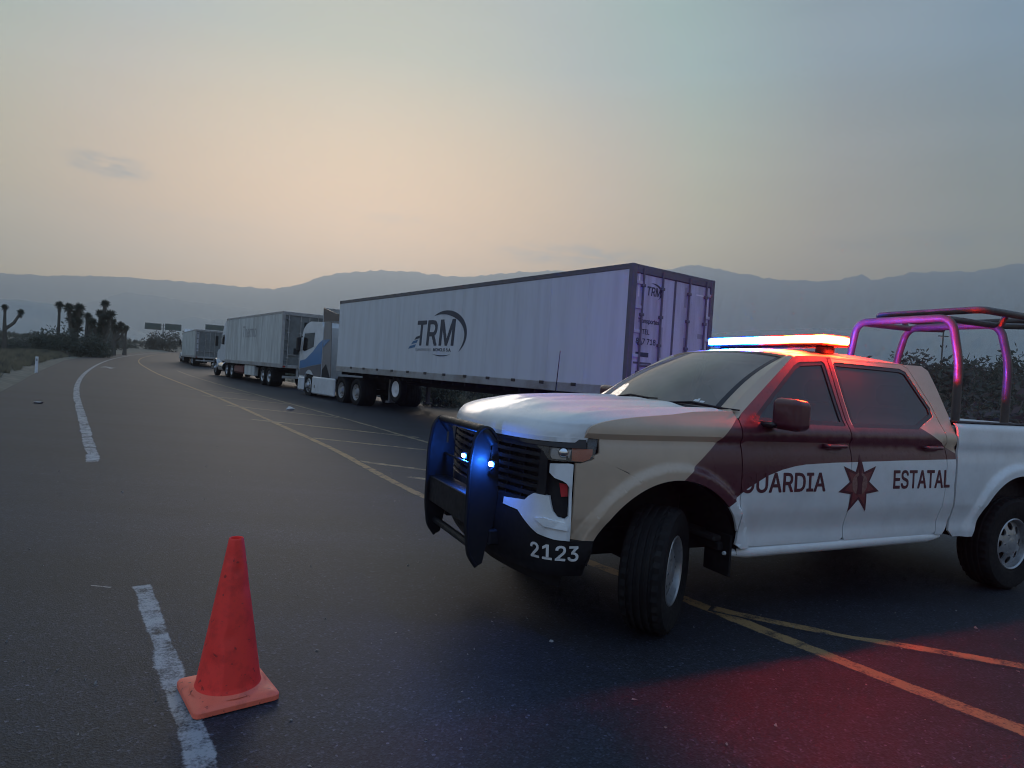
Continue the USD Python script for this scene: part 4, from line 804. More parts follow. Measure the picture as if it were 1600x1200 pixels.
# windshield, cowl, pillars, roof
def ws_base(u): return np.stack([-.285 - .20 * np.abs(u) ** 2.2, .775 * u, 1.462 - .030 * u * u], -1)
def ws_top(u): return np.stack([-1.14 - .10 * u * u, .630 * u, 1.918 - .038 * np.abs(u) ** 2.5], -1)
def ws(u, v, t=0.0):
    b, tp = ws_base(u), ws_top(u); p = b + (tp - b) * v[:, None]
    p[:, 0] += .04 * np.sin(PI * v) * .5; p[:, 2] += .045 * np.sin(PI * v) * .8 - t; return p
obj('windshield', patch(sbox(-.985, .02, .985, .985), lambda u, v, t: ws(u, v, t), .08, .005), M['windshield'], pk, smooth=60)
obj('windshield_trim', patch(sbox(-1, 0, 1, 1).difference(sbox(-.955, .045, .955, .965)), lambda u, v, t: ws(u, v, t - .002), .05, .01), M['gloss_black'], pk)
uu = np.linspace(-1, 1, 31)
hr = hood_fn(uu, np.full(31, .995)); wb = ws_base(uu * .99)
obj('cowl', ruled(hr - [0, 0, .035], wb - [0, 0, .008], 3), M['black'], pk, smooth=50)
for x0 in (-.25, .35):
    a = ws(np.array([x0 / .775]), np.array([.03]))[0]; b = ws(np.array([(x0 + .45) / .775]), np.array([.048]))[0]
    obj('wiper', cat(tube([a + [.03, 0, .0], (a + b) / 2 + [0, 0, .03], b + [0, 0, .012]], .008, 6), tube([a + (b - a) * .35 + [0, 0, .016], b + (b - a) * .25 + [0, 0, .012]], .006, 6)), M['black'], pk)
st = patch(shapely.union_all([sbox(.74, .10, .79, .125), sbox(.80, .095, .84, .118), sbox(.765, .125, .785, .14)]), lambda u, v, t: ws(u, v, t - .0015), .03, 0)
obj('windshield_sticker', st, M['letter_white'], pk)
# roof
RY = lambda X: .690 + 0 * X
def roof_fn(X, W, t=0.0):
    aw = np.abs(W); x1 = -1.145 - .10 * aw ** 2
    xr = -2.83 + .07 * aw ** 2
    q = X; XX = x1 + (xr - x1) * q
    edge = np.interp(q, [0, .10, .25, .8, .93, 1], [1.880, 1.897, 1.906, 1.902, 1.885, 1.86])
    cen = np.interp(q, [0, .04, .15, .35, .65, .86, .95, 1], [1.918, 1.932, 1.957, 1.972, 1.970, 1.950, 1.925, 1.880])
    hw = side_w(np.clip(XX, -2.85, 0), edge)
    b = aw ** 3.6
    Z = cen * (1 - b) + edge * b - .012 * np.exp(-((aw - .84) / .03) ** 2) * (q > .06) * (q < .95)
    return np.stack([XX, W * hw, Z - t], -1)
obj('roof', patch(sbox(0, -1, 1, 1), lambda u, v, t: roof_fn(u, v, t), .03, .03), M['tan'], pk, smooth=40)
for s in (1, -1):
    n = 24; v_ = np.linspace(0, 1, n); A = ws(np.full(n, s * 1.0), v_)
    dl_ = np.array([(-.520, 1.456), (-.552, 1.41), (-.60, 1.448), (-1.235, 1.872), (-1.26, 1.885)])[[1, 2, 3, 4]]; ds = np.r_[0, np.cumsum(np.hypot(*np.diff(dl_, axis=0).T))]
    X = np.interp(v_ * ds[-1], ds, dl_[:, 0]); Z = np.interp(v_ * ds[-1], ds, dl_[:, 1]); B = np.stack([X, s * side_w(X, Z), Z], 1)
    mid = (A + B) / 2 + np.array([.012, s * .012, .012]); B2 = B - [0, s * .02, 0]
    obj('windshield_pillar', cat(ruled(A, mid, 3), ruled(mid, B, 3), ruled(B, B2)), M['tan'], pk, smooth=60)
    # filler between hood rear corner, fender top and the pillar foot
    xs = np.linspace(-.20, -.56, 12); e = np.stack([xs, s * (side_w(xs, ZT(xs)) - .001), ZT(xs)], 1); i_ = np.stack([xs, np.full(12, s * .74), ZT(xs) + .004], 1)
    obj('fender_top', ruled(e, i_, 3), M['tan'], pk)
    obj('door_sill_upper', ruled(np.stack([np.linspace(-1.25, -2.76, 20), s * side_w(np.linspace(-1.25, -2.76, 20), 1.89), np.interp(np.linspace(-1.25, -2.76, 20), [-2.76, -2.5, -1.6, -1.25], [1.878, 1.89, 1.896, 1.868])], 1),
        np.stack([np.linspace(-1.25, -2.76, 20), s * (side_w(np.linspace(-1.25, -2.76, 20), 1.90) - .02), np.full(20, 1.87)], 1)), M['tan'], pk)
# cab back, bed, tailgate, underbody, interior
_bk = np.array([(-2.840, .60), (-2.834, .94), (-2.858, 1.245), (-2.862, 1.36), (-2.880, 1.50), (-2.856, 1.70), (-2.822, 1.862), (-2.77, 1.895)])
_bw = side_w(np.maximum(_bk[:, 0], -2.86), _bk[:, 1]) - .006
obj('cab_back', ruled(np.c_[_bk[:, 0], _bw, _bk[:, 1]], np.c_[_bk[:, 0], -_bw, _bk[:, 1]], 2), M['tan'], pk)
_wk = np.array([(-2.870, 1.40), (-2.886, 1.50), (-2.862, 1.70), (-2.838, 1.82)])
obj('rear_window', ruled(np.c_[_wk[:, 0], np.array([.66, .66, .60, .54]), _wk[:, 1]], np.c_[_wk[:, 0], -np.array([.66, .66, .60, .54]), _wk[:, 1]], 2), M['tint'], pk)
obj('bed_floor', bx(-4.84, -2.90, -.90, .90, .76, .80, .005), M['black'], pk)
obj('bed_front', bx(-2.94, -2.90, -.92, .92, .76, 1.42, .01), M['white'], pk)
obj('tailgate', bx(-4.90, -4.84, -.84, .84, .78, 1.44, .02), M['white'], pk)
for s in (1, -1):
    obj('bed_liner', bx(-4.84, -2.94, s * .87 - .012, s * .87 + .012, .80, 1.44, .004), M['black'], pk)
    obj('wheel_tub', bx(-4.2, -3.3, s * .72 - .14, s * .72 + .14, .78, 1.02, .05), M['black'], pk)
obj('rear_bumper', bx(-5.05, -4.86, -.95, .95, .52, .74, .05), M['chrome'], pk)
obj('chassis', cat(bx(-4.8, .75, -.55, -.40, .42, .60, .02), bx(-4.8, .75, .40, .55, .42, .60, .02), bx(-2.86, -.48, -.90, .90, .50, .56, .01), bx(-.45, .62, -.52, .52, .45, 1.15, .02), bx(-4.85, -2.9, -.60, .60, .60, .76, .02)), M['dark'], pk)
obj('fuel_tank', bx(-2.7, -1.2, .0, .40, .34, .56, .06), M['dark'], pk)
obj('axle', cat(tube([(0, -.75, .41), (0, .75, .41)], .05, 8), tube([(-3.745, -.75, .41), (-3.745, .75, .41)], .06, 10), xf(trimesh.creation.icosphere(2, .15), (-3.745, 0, .41))), M['dark'], pk)
obj('dashboard', bx(-.85, -.50, -.80, .80, 1.0, 1.33, .05), M['seat'], pk)
for y in (.40, -.40):
    for x in (-1.45, -2.35):
        sx = obj('seat', cat(bx(x - .30, x + .22, y - .27, y + .27, .80, .98, .06), xf(bx(-.08, .08, -.26, .26, 0, .62, .06), (x - .30, y, .92), ry=-.25)), M['seat'], pk)
        obj('headrest', xf(bx(-.05, .05, -.13, .13, 0, .18, .04), (x - .47, y, 1.55)), M['seat'], sx)
obj('steering_wheel', xf(tube([(0, .18 * math.cos(a), .18 * math.sin(a)) for a in np.linspace(0, 2 * PI, 25)[:-1]], .014, 8, closed=True), (-.92, .40, 1.22), ry=-.4), M['seat'], pk)
obj('cab_floor', bx(-2.82, -.45, -.88, .88, .56, .60, .01), M['seat'], pk)
# wheels
def pickup_wheel(loc, steer, s):
    wn = node('wheel', pk, loc, steer)
    t_ = tyre_mesh(.408, .275, .225, 72); v = t_.vertices.copy(); r = np.hypot(v[:, 0], v[:, 2]); an = np.round(np.arctan2(v[:, 2], v[:, 0]) / (2 * PI / 72)).astype(int)
    k = (an % 2 == 0) & (np.abs(v[:, 1]) > .06) & (r > .38); sc = np.where(k, .972, 1.0); v[:, 0] *= sc; v[:, 2] *= sc
    obj('tyre', trimesh.Trimesh(v, t_.faces, process=False), M['rubber'], wn, smooth=25)
    y = s * .118
    obj('rim', lathe([(.226, y), (.218, y + s * .006), (.208, y - s * .004), (.200, y - s * .045), (.198, y - s * .20)], 48), M['steel'], wn)
    disc = shapely.Point(0, 0).buffer(.203, 32)
    for k in range(8):
        a = 2 * PI * k / 8; disc = disc.difference(shapely.Point(.148 * math.cos(a), .148 * math.sin(a)).buffer(.034, 10))
    f_ = lambda u, v_, t: np.stack([u, y - s * (.030 + .022 * np.cos(np.clip(np.hypot(u, v_) / .2, 0, 1) * PI * 1.0 + 2.4) + t), v_], -1)
    obj('wheel_disc', patch(disc, f_, .022, .012, s > 0), M['steel'], wn)
    obj('hub_cap', lathe([(.066, y - s * .040), (.062, y - s * .012), (.045, y - s * .004), (.001, y - s * .003)], 24), M['steel'], wn)
    for k in range(6): obj('lug_nut', xf(lathe([(.011, y - s * .035), (.011, y - s * .012), (.001, y - s * .010)], 8), (.088 * math.cos(k * PI / 3), 0, .088 * math.sin(k * PI / 3))), M['chrome'], wn)
    obj('brake_disc', lathe([(.001, y - s * .10), (.17, y - s * .10), (.17, y - s * .12), (.001, y - s * .12)], 30), M['dark'], wn)
pickup_wheel((0, .855, .408), math.radians(38), 1); pickup_wheel((0, -.855, .408), math.radians(33), -1)
pickup_wheel((-3.745, .865, .408), 0, 1); pickup_wheel((-3.745, -.865, .408), 0, -1)
# bull bar
bb = node('bull_bar', pk)
for s in (1, -1):
    pl = Polygon([(1.01, 1.19), (1.05, 1.25), (1.11, 1.26), (1.16, 1.20), (1.185, 1.02), (1.185, .62), (1.16, .44), (1.10, .36), (1.06, .38), (1.03, .55), (1.00, .62), (.98, .80), (.985, 1.05)])
    hole = sbox(1.035, 1.06, 1.05, 1.17)
    obj('side_plate', prism(pl.buffer(-.01).buffer(.01).difference(hole), .012, 'xz', s * .43 - .006), M['black'], bb)
    obj('plate_edge', tube(np.array([(x, s * .43, z) for x, z in rounded([(1.01, 1.19), (1.05, 1.25), (1.11, 1.26), (1.16, 1.20), (1.185, 1.02), (1.185, .62), (1.16, .44), (1.10, .36)], .04)]), .014, 8), M['black'], bb)
    obj('bracket', bx(.86, 1.03, s * .43 - .03, s * .43 + .03, .50, .60, .01), M['black'], bb)
obj('top_tube', tube(rounded([(1.03, -.43, 1.16), (1.10, -.43, 1.245), (1.10, .43, 1.245), (1.03, .43, 1.16)], .06), .028, 14), M['black'], bb)
obj('cross_plate', cat(bx(1.02, 1.165, -.425, .425, .785, .81, .006), bx(1.145, 1.165, -.425, .425, .62, .80, .006)), M['black'], bb)
obj('lower_tube', tube([(1.10, -.43, .47), (1.10, .43, .47)], .026, 12), M['black'], bb)
obj('upper_stay', tube([(1.06, -.43, .98), (1.06, .43, .98)], .008, 8), M['black'], bb)
M['led_blue'] = emit('blue_led', (.02, .16, 1.0), LED_S)
for p_ in ((1.055, -.03, 1.015), (1.075, .515, 1.035)):
    l = obj('strobe_light', cat(bx(p_[0] - .03, p_[0] - .004, p_[1] - .05, p_[1] + .05, p_[2] - .022, p_[2] + .022, .008), tube([(p_[0] - .02, p_[1], p_[2] - .02), (1.06, p_[1] - (.06 if p_[1] > .3 else 0), .975)], .008, 6)), M['black'], pk)
    obj('led', xf(trimesh.creation.icosphere(1, .017), p_), M['led_blue'], l)
# light bar on the roof
lb = node('light_bar', pk, (-1.76, .015, .012))
obj('base', bx(-.16, .16, -.655, .655, 1.985, 2.004, .008), M['black'], lb)
for s in (1, -1): obj('mount', bx(-.06, .06, s * .55 - .05, s * .55 + .05, 1.925, 1.986, .01), M['black'], lb)
M['bar_blue'] = emit('blue_lamp', (.004, .085, 1.0), BAR_S); M['bar_red'] = emit('red_lamp', (1.0, .022, .004), BAR_S * .8)
M['cover_blue'] = plain('blue_cover', (.02, .10, .75), .15); M['cover_red'] = plain('red_cover', (.75, .03, .02), .15)
for k in range(10):
    y0 = -.65 + .13 * k; y1 = y0 + .126; c = 'blue' if k < 5 else 'red'
    m_ = bx(-.15, .15, y0 + (.03 if k == 0 else 0), y1 - (.03 if k == 9 else 0), 2.004, 2.062, 0)
    lm = obj('lamp_module', m_, M['bar_' + c], lb, smooth=False)
    obj('cover', bx(-.153, .153, y0 - .001, y1 + .003, 2.064, 2.072, .003), M['cover_' + c], lm)
for s in (1, -1): obj('end_cap', trimesh.convex.convex_hull(np.vstack([bx(-.15, .15, min(s * .635, s * .65), max(s * .635, s * .65), 2.004, 2.060, .01).vertices, bx(-.09, .09, min(s * .69, s * .70), max(s * .69, s * .70), 2.01, 2.05, .01).vertices])), M['bar_red' if s > 0 else 'bar_blue'], lb)
# roll cage in the bed
M['cage'] = paint('cage_paint', (0.05, 0.046, 0.05), .5, .1, .3)
rc = node('roll_cage', pk)
def hoop(x, w0, w1, zb, zk, zt, dx=0.0): return rounded([(x, -w0, zb), (x, -w0, zk), (x + dx, -w1, zt), (x + dx, w1, zt), (x, w0, zk), (x, w0, zb)], .13, 7)
obj('hoop', tube(hoop(-3.49, .57, .49, .80, 1.98, 2.395, .02), .036, 14), M['cage'], rc)
obj('hoop', tube(hoop(-4.25, .57, .47, .80, 2.02, 2.40, .0), .036, 14), M['cage'], rc)
obj('roof_ring', tube(np.vstack([rounded([(-3.82, 0, 2.50), (-3.82, .54, 2.50), (-4.86, .54, 2.50), (-4.86, -.54, 2.50), (-3.82, -.54, 2.50), (-3.82, .01, 2.50)], .10, 6)]), .034, 14, closed=True), M['cage'], rc)
for s in (1, -1):
    obj('side_bar', tube([(-3.47, s * .45, 2.385), (-4.25, s * .43, 2.392), (-4.8, s * .43, 2.43)], .030, 12), M['cage'], rc)
    obj('ring_post', tube([(-4.25, s * .47, 2.38), (-4.25, s * .52, 2.495)], .028, 10), M['cage'], rc)
    obj('foot_plate', bx(-3.57, -3.41, s * .57 - .08, s * .57 + .08, .80, .815, .004), M['black'], rc); obj('foot_plate', bx(-4.33, -4.17, s * .57 - .08, s * .57 + .08, .80, .815, .004), M['black'], rc)
obj('antenna', cat(tube([(-.10, -.86, 1.42), (-.13, -.87, 1.85)], [.006, .0035], 6), xf(lathe([(.02, 0), (.014, .03), (.001, .04)], 12, 'z'), (-.10, -.86, 1.41))), M['black'], pk)
# ------------------------------------------------------------------ cone, post, signs, litter
def cone_mat(name, base):
    return usdkit.material(stage, '/World/Looks/' + name, {'tc': ('texture_coordinate', {}), 'n': ('noise_texture', {'scale': 9.0, 'detail': 6.0, 'roughness': .65}), 'r': ('map_range', {'from_min': .50, 'from_max': .72, 'to_min': 0.0, 'to_max': .55, 'clamp': True}),
        'v': ('noise_texture', {'scale': 34.0, 'detail': 2.0}), 'rv': ('map_range', {'from_min': .66, 'from_max': .74, 'to_min': 0., 'to_max': .75, 'clamp': True}),
        'm': ('mix_color', {'a': base, 'b': (base[0] * .45, base[1] * .4, base[2] * .5)}), 'm2': ('mix_color', {'b': (.06, .02, .02)}), 'p': ('principled_bsdf', {'roughness': .55})},
        [('tc.object', 'n.vector'), ('tc.object', 'v.vector'), ('n.fac', 'r.value'), ('r.result', 'm.fac'), ('v.fac', 'rv.value'), ('m.result', 'm2.a'), ('rv.result', 'm2.fac'), ('m2.result', 'p.base_color')], surface='p.BSDF')
M['cone'] = cone_mat('cone_orange_red', (.95, .050, .038)); M['cone_base'] = cone_mat('cone_base_orange', (.90, .17, .10))
cn = thing('traffic_cone', 'scuffed orange red traffic cone standing on the white line', 'traffic cone', (-1.265, 3.12, .006), math.radians(38))
body = lathe([(.150, .048), (.143, .068)] + [(.142 + (.034 - .142) * t, .075 + .66 * t) for t in np.linspace(0, 1, 34)] + [(.0325, .742), (.030, .744), (.026, .740), (.028, .70)], 72, 'z')
v = body.vertices.copy(); an = np.arctan2(v[:, 1], v[:, 0])
for (a0, z0, dd, rr) in ((-1.9, .30, .006, .03), (-1.5, .60, .007, .025), (-2.3, .66, .005, .03), (-.9, .52, .006, .04), (-2.6, .18, .006, .05)):
    g = np.exp(-((np.angle(np.exp(1j * (an - a0))) * np.hypot(v[:, 0], v[:, 1])) ** 2 + (v[:, 2] - z0) ** 2) / rr ** 2); v[:, :2] *= (1 - g * dd / np.maximum(np.hypot(v[:, 0], v[:, 1]), .02))[:, None]
obj('cone_body', trimesh.Trimesh(v, body.faces, process=False), M['cone'], cn, smooth=50)
bs = sbox(-.19, -.19, .19, .19).buffer(-.03).buffer(.03, 8)
rings = [(0.0, .0), (.0, .022), (.008, .032), (.03, .038)]
loops = [np.array(bs.buffer(-i).exterior.segmentize(.02).coords)[:-1] for i, _ in rings]
nn = 160
def resamp(l, n=nn):
    l = np.vstack([l, l[:1]]); an_ = np.unwrap(np.arctan2(l[:, 1], l[:, 0])); an_ = an_ if an_[-1] > an_[0] else an_[::-1]; l = l if np.unwrap(np.arctan2(l[:, 1], l[:, 0]))[-1] > np.unwrap(np.arctan2(l[:, 1], l[:, 0]))[0] else l[::-1]
    q = np.linspace(-PI, PI, n, endpoint=False); rr_ = np.hypot(l[:, 0], l[:, 1]); r = np.interp(q, an_, rr_, period=2 * PI) if False else np.interp((q - an_[0]) % (2 * PI) + an_[0], an_, rr_)
    return np.stack([r * np.cos(q), r * np.sin(q)], 1)
L_ = [np.c_[resamp(l), np.full(nn, z)] for l, (_, z) in zip(loops, rings)]
q = np.linspace(-PI, PI, nn, endpoint=False)
L_ += [np.c_[.168 * np.cos(q), .168 * np.sin(q), np.full(nn, .042)], np.c_[.152 * np.cos(q), .152 * np.sin(q), np.full(nn, .052)], np.c_[.14 * np.cos(q), .14 * np.sin(q), np.full(nn, .055)]]
V = np.vstack(L_); F = []
for k in range(len(L_) - 1):
    for i in range(nn):
        j = (i + 1) % nn; F += [[k * nn + i, k * nn + j, (k + 1) * nn + j], [k * nn + i, (k + 1) * nn + j, (k + 1) * nn + i]]
obj('cone_base', trimesh.Trimesh(V, F, process=False), M['cone_base'], cn, smooth=35)
dp = thing('delineator_post', 'short white marker post at the edge of the left shoulder', 'marker post', (-23.2, 32.0, float(gh([-23.2], [32.0])[0])), .5)
obj('post', bx(-.06, .06, -.04, .04, -.2, .92, .015), M['white'], dp); obj('reflector', bx(-.035, .035, -.046, -.038, .70, .82, .004), M['steel'], dp)
M['sign'] = paint('sign_green', (.045, .085, .080), .5, .1, .25, scale=.8); M['galv'] = plain('galvanised_steel', (.25, .26, .27), .5, .5)
def road_sign(label, x, y, panels, post_x, heading):
    z0 = float(gz(y)); t = thing('road_sign', label, 'road sign', (x, y, z0), heading)
    obj('post', tube([(post_x, .12, -.3), (post_x, .12, max(p[3] for p in panels) - z0 - .1)], .14, 10), M['galv'], t)
    lo, hi = min(p[0] for p in panels), max(p[1] for p in panels)
    for zz in (.3, .75): obj('beam', tube([(lo + .2, .10, panels[0][2] - z0 + (panels[0][3] - panels[0][2]) * zz), (hi - .2, .10, panels[0][2] - z0 + (panels[0][3] - panels[0][2]) * zz)], .06, 8), M['galv'], t)
    for a, b, zl, zh in panels:
        p = obj('sign_panel', bx(a, b, -.04, .02, zl - z0, zh - z0, .03), M['sign'], t)
        fr_ = sbox(a + .08, zl - z0 + .08, b - .08, zh - z0 - .08); obj('border', prism(fr_.difference(fr_.buffer(-.06)), .006, 'xz', -.047), M['galv'], p)
    return t
road_sign('pair of dark green panels on one post over the far bend', -91, 170, [(-4.2, -.45, 7.25, 8.9), (.35, 4.15, 7.4, 9.05)], 0, 0.45)
road_sign('single dark green panel standing behind the second trailer', -68.3, 150, [(-2.2, 2.2, 7.3, 8.55)], 1.9, 0.43)
lt = obj('litter', xf(trimesh.convex.convex_hull(rng.normal(0, 1, (26, 3)) * [.085, .05, .03]), (-6.45, 19.4, float(gz(19.4)) + .06)), plain('paper', (.62, .60, .56), .8), smooth=False)
tag(lt, 'crumpled pale litter lying on the hatched paint', 'litter')
lt2 = obj('litter', xf(trimesh.convex.convex_hull(rng.normal(0, 1, (18, 3)) * [.07, .05, .025]), (-11.9, 16.6, float(gz(16.6)) + .03)), plain('paper_grey', (.5, .5, .48), .8), smooth=False)
tag(lt2, 'tiny pale scrap on the shoulder, left of the far white edge line', 'litter')
# loose gravel on the asphalt in front
gp = []
for k in range(420):
    a, r_ = rng.uniform(-.75, .85), rng.uniform(2.2, 13) ; x, y = r_ * math.sin(a), r_ * math.cos(a)
    s_ = rng.uniform(.0025, .007) * (1 if rng.random() < .94 else 1.8)
    gp.append(xf(trimesh.convex.convex_hull(rng.normal(0, 1, (9, 3)) * s_ * .7), (x, y, float(gz(y)) + s_ * .35)))
obj('gravel', gp, plain('pale_gravel', (.26, .25, .235), .9), smooth=False, kind='stuff', label='tiny loose stones scattered on the asphalt')

# ------------------------------------------------------------------ plants
def leafmat(name, c, c2):
    return usdkit.material(stage, '/World/Looks/' + name, {'g': ('geometry', {}), 'n': ('noise_texture', {'scale': 1.3, 'detail': 3.0}), 'r': ('map_range', {'from_min': .35, 'from_max': .65, 'clamp': True}), 'm': ('mix_color', {'a': c, 'b': c2}),
        'd': ('diffuse_bsdf', {}), 't': ('translucent_bsdf', {}), 'x': ('mix_closure', {'fac': .25})}, [('g.position', 'n.vector'), ('n.fac', 'r.value'), ('r.result', 'm.fac'), ('m.result', 'd.color'), ('m.result', 't.color'), ('d.BSDF', 'x.closure1'), ('t.BSDF', 'x.closure2')], surface='x.closure')
M['yucca'] = leafmat('yucca_leaf', (.085, .105, .09), (.11, .12, .10)); M['yucca_dead'] = leafmat('dead_leaf', (.10, .095, .08), (.12, .115, .095))
M['trunk'] = noisy('rough_trunk', (.09, .082, .07), (.12, .108, .092), (.07, .062, .054), 3., 14., bump=.6, bscale=20.)
M['scrub'] = leafmat('scrub_leaf', (.11, .12, .11), (.12, .12, .11)); M['grassy'] = leafmat('dry_grass', (.20, .19, .14), (.28, .25, .18)); M['bush'] = leafmat('bush_leaf', (.085, .105, .09), (.11, .12, .10))
def leaves(n, r, rad, size, rg, flat=.75):
    """n leaf faces spread in clumps through a lumpy crown."""
    c = []; k = max(5, int(n / 40)); cc = rg.normal(0, 1, (k, 3)); cc = cc / np.linalg.norm(cc, axis=1)[:, None] * rg.uniform(.35, 1.0, (k, 1)) * [r, r, rad]
    cc[:, 2] = np.abs(cc[:, 2]) * .9 + rad * .12
    i = rg.integers(0, k, n); p = cc[i] + rg.normal(0, .17, (n, 3)) * [r, r, rad]
    p[:, 2] = np.maximum(p[:, 2], .03)
    d1 = rg.normal(0, 1, (n, 3)); d1 /= np.linalg.norm(d1, axis=1)[:, None]; d2 = np.cross(d1, rg.normal(0, 1, (n, 3))); d2 /= np.linalg.norm(d2, axis=1)[:, None]
    s_ = size * rg.uniform(.6, 1.4, (n, 1))
    v = np.stack([p - d1 * s_, p + d2 * s_ * .38, p + d1 * s_, p - d2 * s_ * .38], 1).reshape(-1, 3); f = np.arange(n)[:, None] * 4
    return trimesh.Trimesh(v, np.vstack([f + [0, 1, 2], f + [0, 2, 3]]), process=False)
def stems(n, r, h, rg): return cat(*[tube([(0, 0, -.1), (rg.uniform(-.3, .3) * r, rg.uniform(-.3, .3) * r, h * .45), (rg.uniform(-.8, .8) * r, rg.uniform(-.8, .8) * r, h * .85)], [.05, .03, .012], 5) for _ in range(n)])
def bush(name, label, x, y, r, h, n, seed, group=None, size=.12, mat='bush', cat_='bush'):
    rg = np.random.default_rng(seed); t = thing(name, label, cat_, (x, y, float(gh([x], [y])[0])), rg.uniform(0, 6), group)
    obj('foliage', leaves(n, r, h, size, rg), M[mat], t, smooth=False); obj('stems', stems(5, r, h, rg), M['trunk'], t)
    return t
def rosette(c, r, n, rg, droop=.5, axis=(0, 0, 1)):
    """a ball of stiff pointed leaves."""
    d = rg.normal(0, 1, (n, 3)); d += np.array(axis) * .55; d /= np.linalg.norm(d, axis=1)[:, None]
    l = r * rg.uniform(.7, 1.1, (n, 1)); w = np.cross(d, rg.normal(0, 1, (n, 3))); w /= np.linalg.norm(w, axis=1)[:, None]; w *= r * .055
    c = np.array(c); m_ = c + d * l * .55; tip = c + d * l - [0, 0, 1] * (l * .12 * droop)
    v = np.stack([c + w * .8 + d * 0, c - w * .8, m_ - w, tip, m_ + w], 1).reshape(-1, 3); f = np.arange(n)[:, None] * 5
    return trimesh.Trimesh(v, np.vstack([f + [0, 1, 2], f + [0, 2, 4], f + [4, 2, 3]]), process=False)
def yucca(label, x, y, branches, seed, tr=.22, rr=.75, skirt=True):
    """branches: tips (sideways, height above eye-level datum z) reached from a fork point."""
    rg = np.random.default_rng(seed); z0 = float(gh([x], [y])[0]); t = thing('yucca_tree', label, 'yucca tree', (x, y, z0))
    u = np.array([y, -x]) / math.hypot(x, y); u = np.array([u[0], u[1]])   # sideways as seen from the road
    hs = [b[1] - z0 for b in branches]; fork = min(hs) * .55 if len(branches) > 1 else 0
    tops = []
    segs = [tube([(0, 0, -.3), (.03, .02, fork * .5 + .1), (0, 0, fork + .2)], [tr * 1.5, tr * 1.1, tr], 9)] if len(branches) > 1 else []
    for k, b in enumerate(branches):
        off, h = b[0], b[1] - z0; back = rg.uniform(-.5, .5) * (len(branches) > 1)
        p1 = np.array([u[0] * off, u[1] * off + back, h]); p0 = np.array([0, 0, fork if len(branches) > 1 else -.3]); mid = p0 + (p1 - p0) * .5 + np.array([u[0] * off * .12, u[1] * off * .12, -.05 * h])
        segs.append(tube([p0, mid, p1], [tr, tr * .8, tr * .6], 8)); tops.append(p1)
    obj('trunk', cat(*segs), M['trunk'], t)
    for k, p in enumerate(tops):
        R_ = branches[k][2] if len(branches[k]) > 2 else rr
        obj('leaf_rosette', rosette(p, R_, 200, rg), M['yucca'], t, smooth=False)
        if skirt:
            sk = cat(*[rosette(p - np.array([0, 0, R_ * (.35 + .3 * q)]), R_ * (.62 - .06 * q), 34, rg, 2.5, (0, 0, -1.2)) for q in range(3)])
            obj('dead_leaves', sk, M['yucca_dead'], t, smooth=False)
    return t
yucca('two-armed yucca alone at the far left edge, arms in a V', -46.6, 60, [(-.05, 4.75, .38), (.85, 4.45, .40)], 1, .16)
yucca('slim single-trunk yucca with a tufted head, left of the clump', -52.1, 75, [(0, 6.2, .62)], 2, .20)
yucca('broad shaggy yucca with a flat thick crown in the clump', -50.2, 75, [(-.45, 5.9, .75), (.45, 6.0, .75), (.0, 5.2, .9), (-.3, 4.6, .9), (.35, 4.4, .85), (.1, 3.6, .9)], 3, .3)
yucca('small yucca between the two tallest of the clump', -50.8, 78, [(-.25, 5.3, .6), (.35, 4.8, .6), (.1, 4.0, .6)], 4)
yucca('tallest yucca, spire head and side branches, right in the clump', -47.7, 76, [(-.05, 6.75, .62), (-.45, 5.6, .65), (.7, 5.55, .75), (.25, 5.0, .8), (-.75, 4.4, .7), (.1, 4.2, .85), (-.2, 3.4, .9)], 5, .3)
yucca('low spreading yucca right of the tallest one', -53.6, 88, [(-.3, 5.2, .7), (.75, 4.8, .7), (.2, 4.4, .7), (1.3, 4.5, .5)], 6)
yucca('small single yucca at the right end of the clump', -56.3, 95, [(0, 4.7, .6), (-.6, 4.2, .5)], 7)
for k, (x, y, r, h, lb_) in enumerate([(-50.6, 71.5, 1.7, 2.3, 'dark bush below the broad shaggy yucca'), (-47.9, 70.5, 1.9, 2.5, 'big dark bush between the two tallest yuccas at the verge'), (-46.6, 72.6, 1.7, 2.4, 'dark bush under the tallest yucca beside the white line'), (-50.8, 80.5, 1.4, 1.8, 'smaller bush at the road end of the yucca clump')]):
    bush('bush', lb_, x, y, r, h, 1500, 60 + k, 'bushes below the yuccas', .16)
for k, (x, y, r, h, lb_) in enumerate([(-74, 118, 3, 3.3, 'grey green tree mass just past the yucca clump'), (-83, 134, 3.4, 3.4, 'second dim tree along the far bend'), (-93, 150, 3.6, 3.8, 'third dim tree left of the pair of sign panels'), (-90.8, 166, 2.2, 4.2, 'upright tree directly under the right sign panel'), (-86, 164, 2.8, 4.6, 'rounded tree between the sign post and the farthest trailer'), (-100, 160, 3.4, 3.2, 'low far tree below the left sign panel')]):
    bush('tree', lb_, x, y, r, h, 1100, 80 + k, None, .30, 'scrub', 'tree')
bush('bush', 'round dark bush seen beneath the white trailer', -2.9, 25.6, 1.0, 1.1, 900, 101, size=.10)
bush('bush', 'low bush beneath the rear half of the white trailer', -.6, 22.5, .9, .8, 700, 102, size=.10)
bush('tree', 'round-topped small tree on the bank, framed by the roll cage', 36.0, 60, 2.4, 2.6, 1500, 103, size=.2, mat='scrub', cat_='tree')
bush('bush', 'broad dark bush on the bank behind the pickup bed', 30.5, 44, 2.2, 2.2, 1500, 104, size=.17)
bush('bush', 'tall dark bush at the right end of the bank', 34.5, 45.5, 2.4, 2.5, 1500, 105, size=.17)
bush('bush', 'dark bush in the cab and cage gap', 20.5, 30.5, 1.3, 1.2, 1000, 106, size=.13)
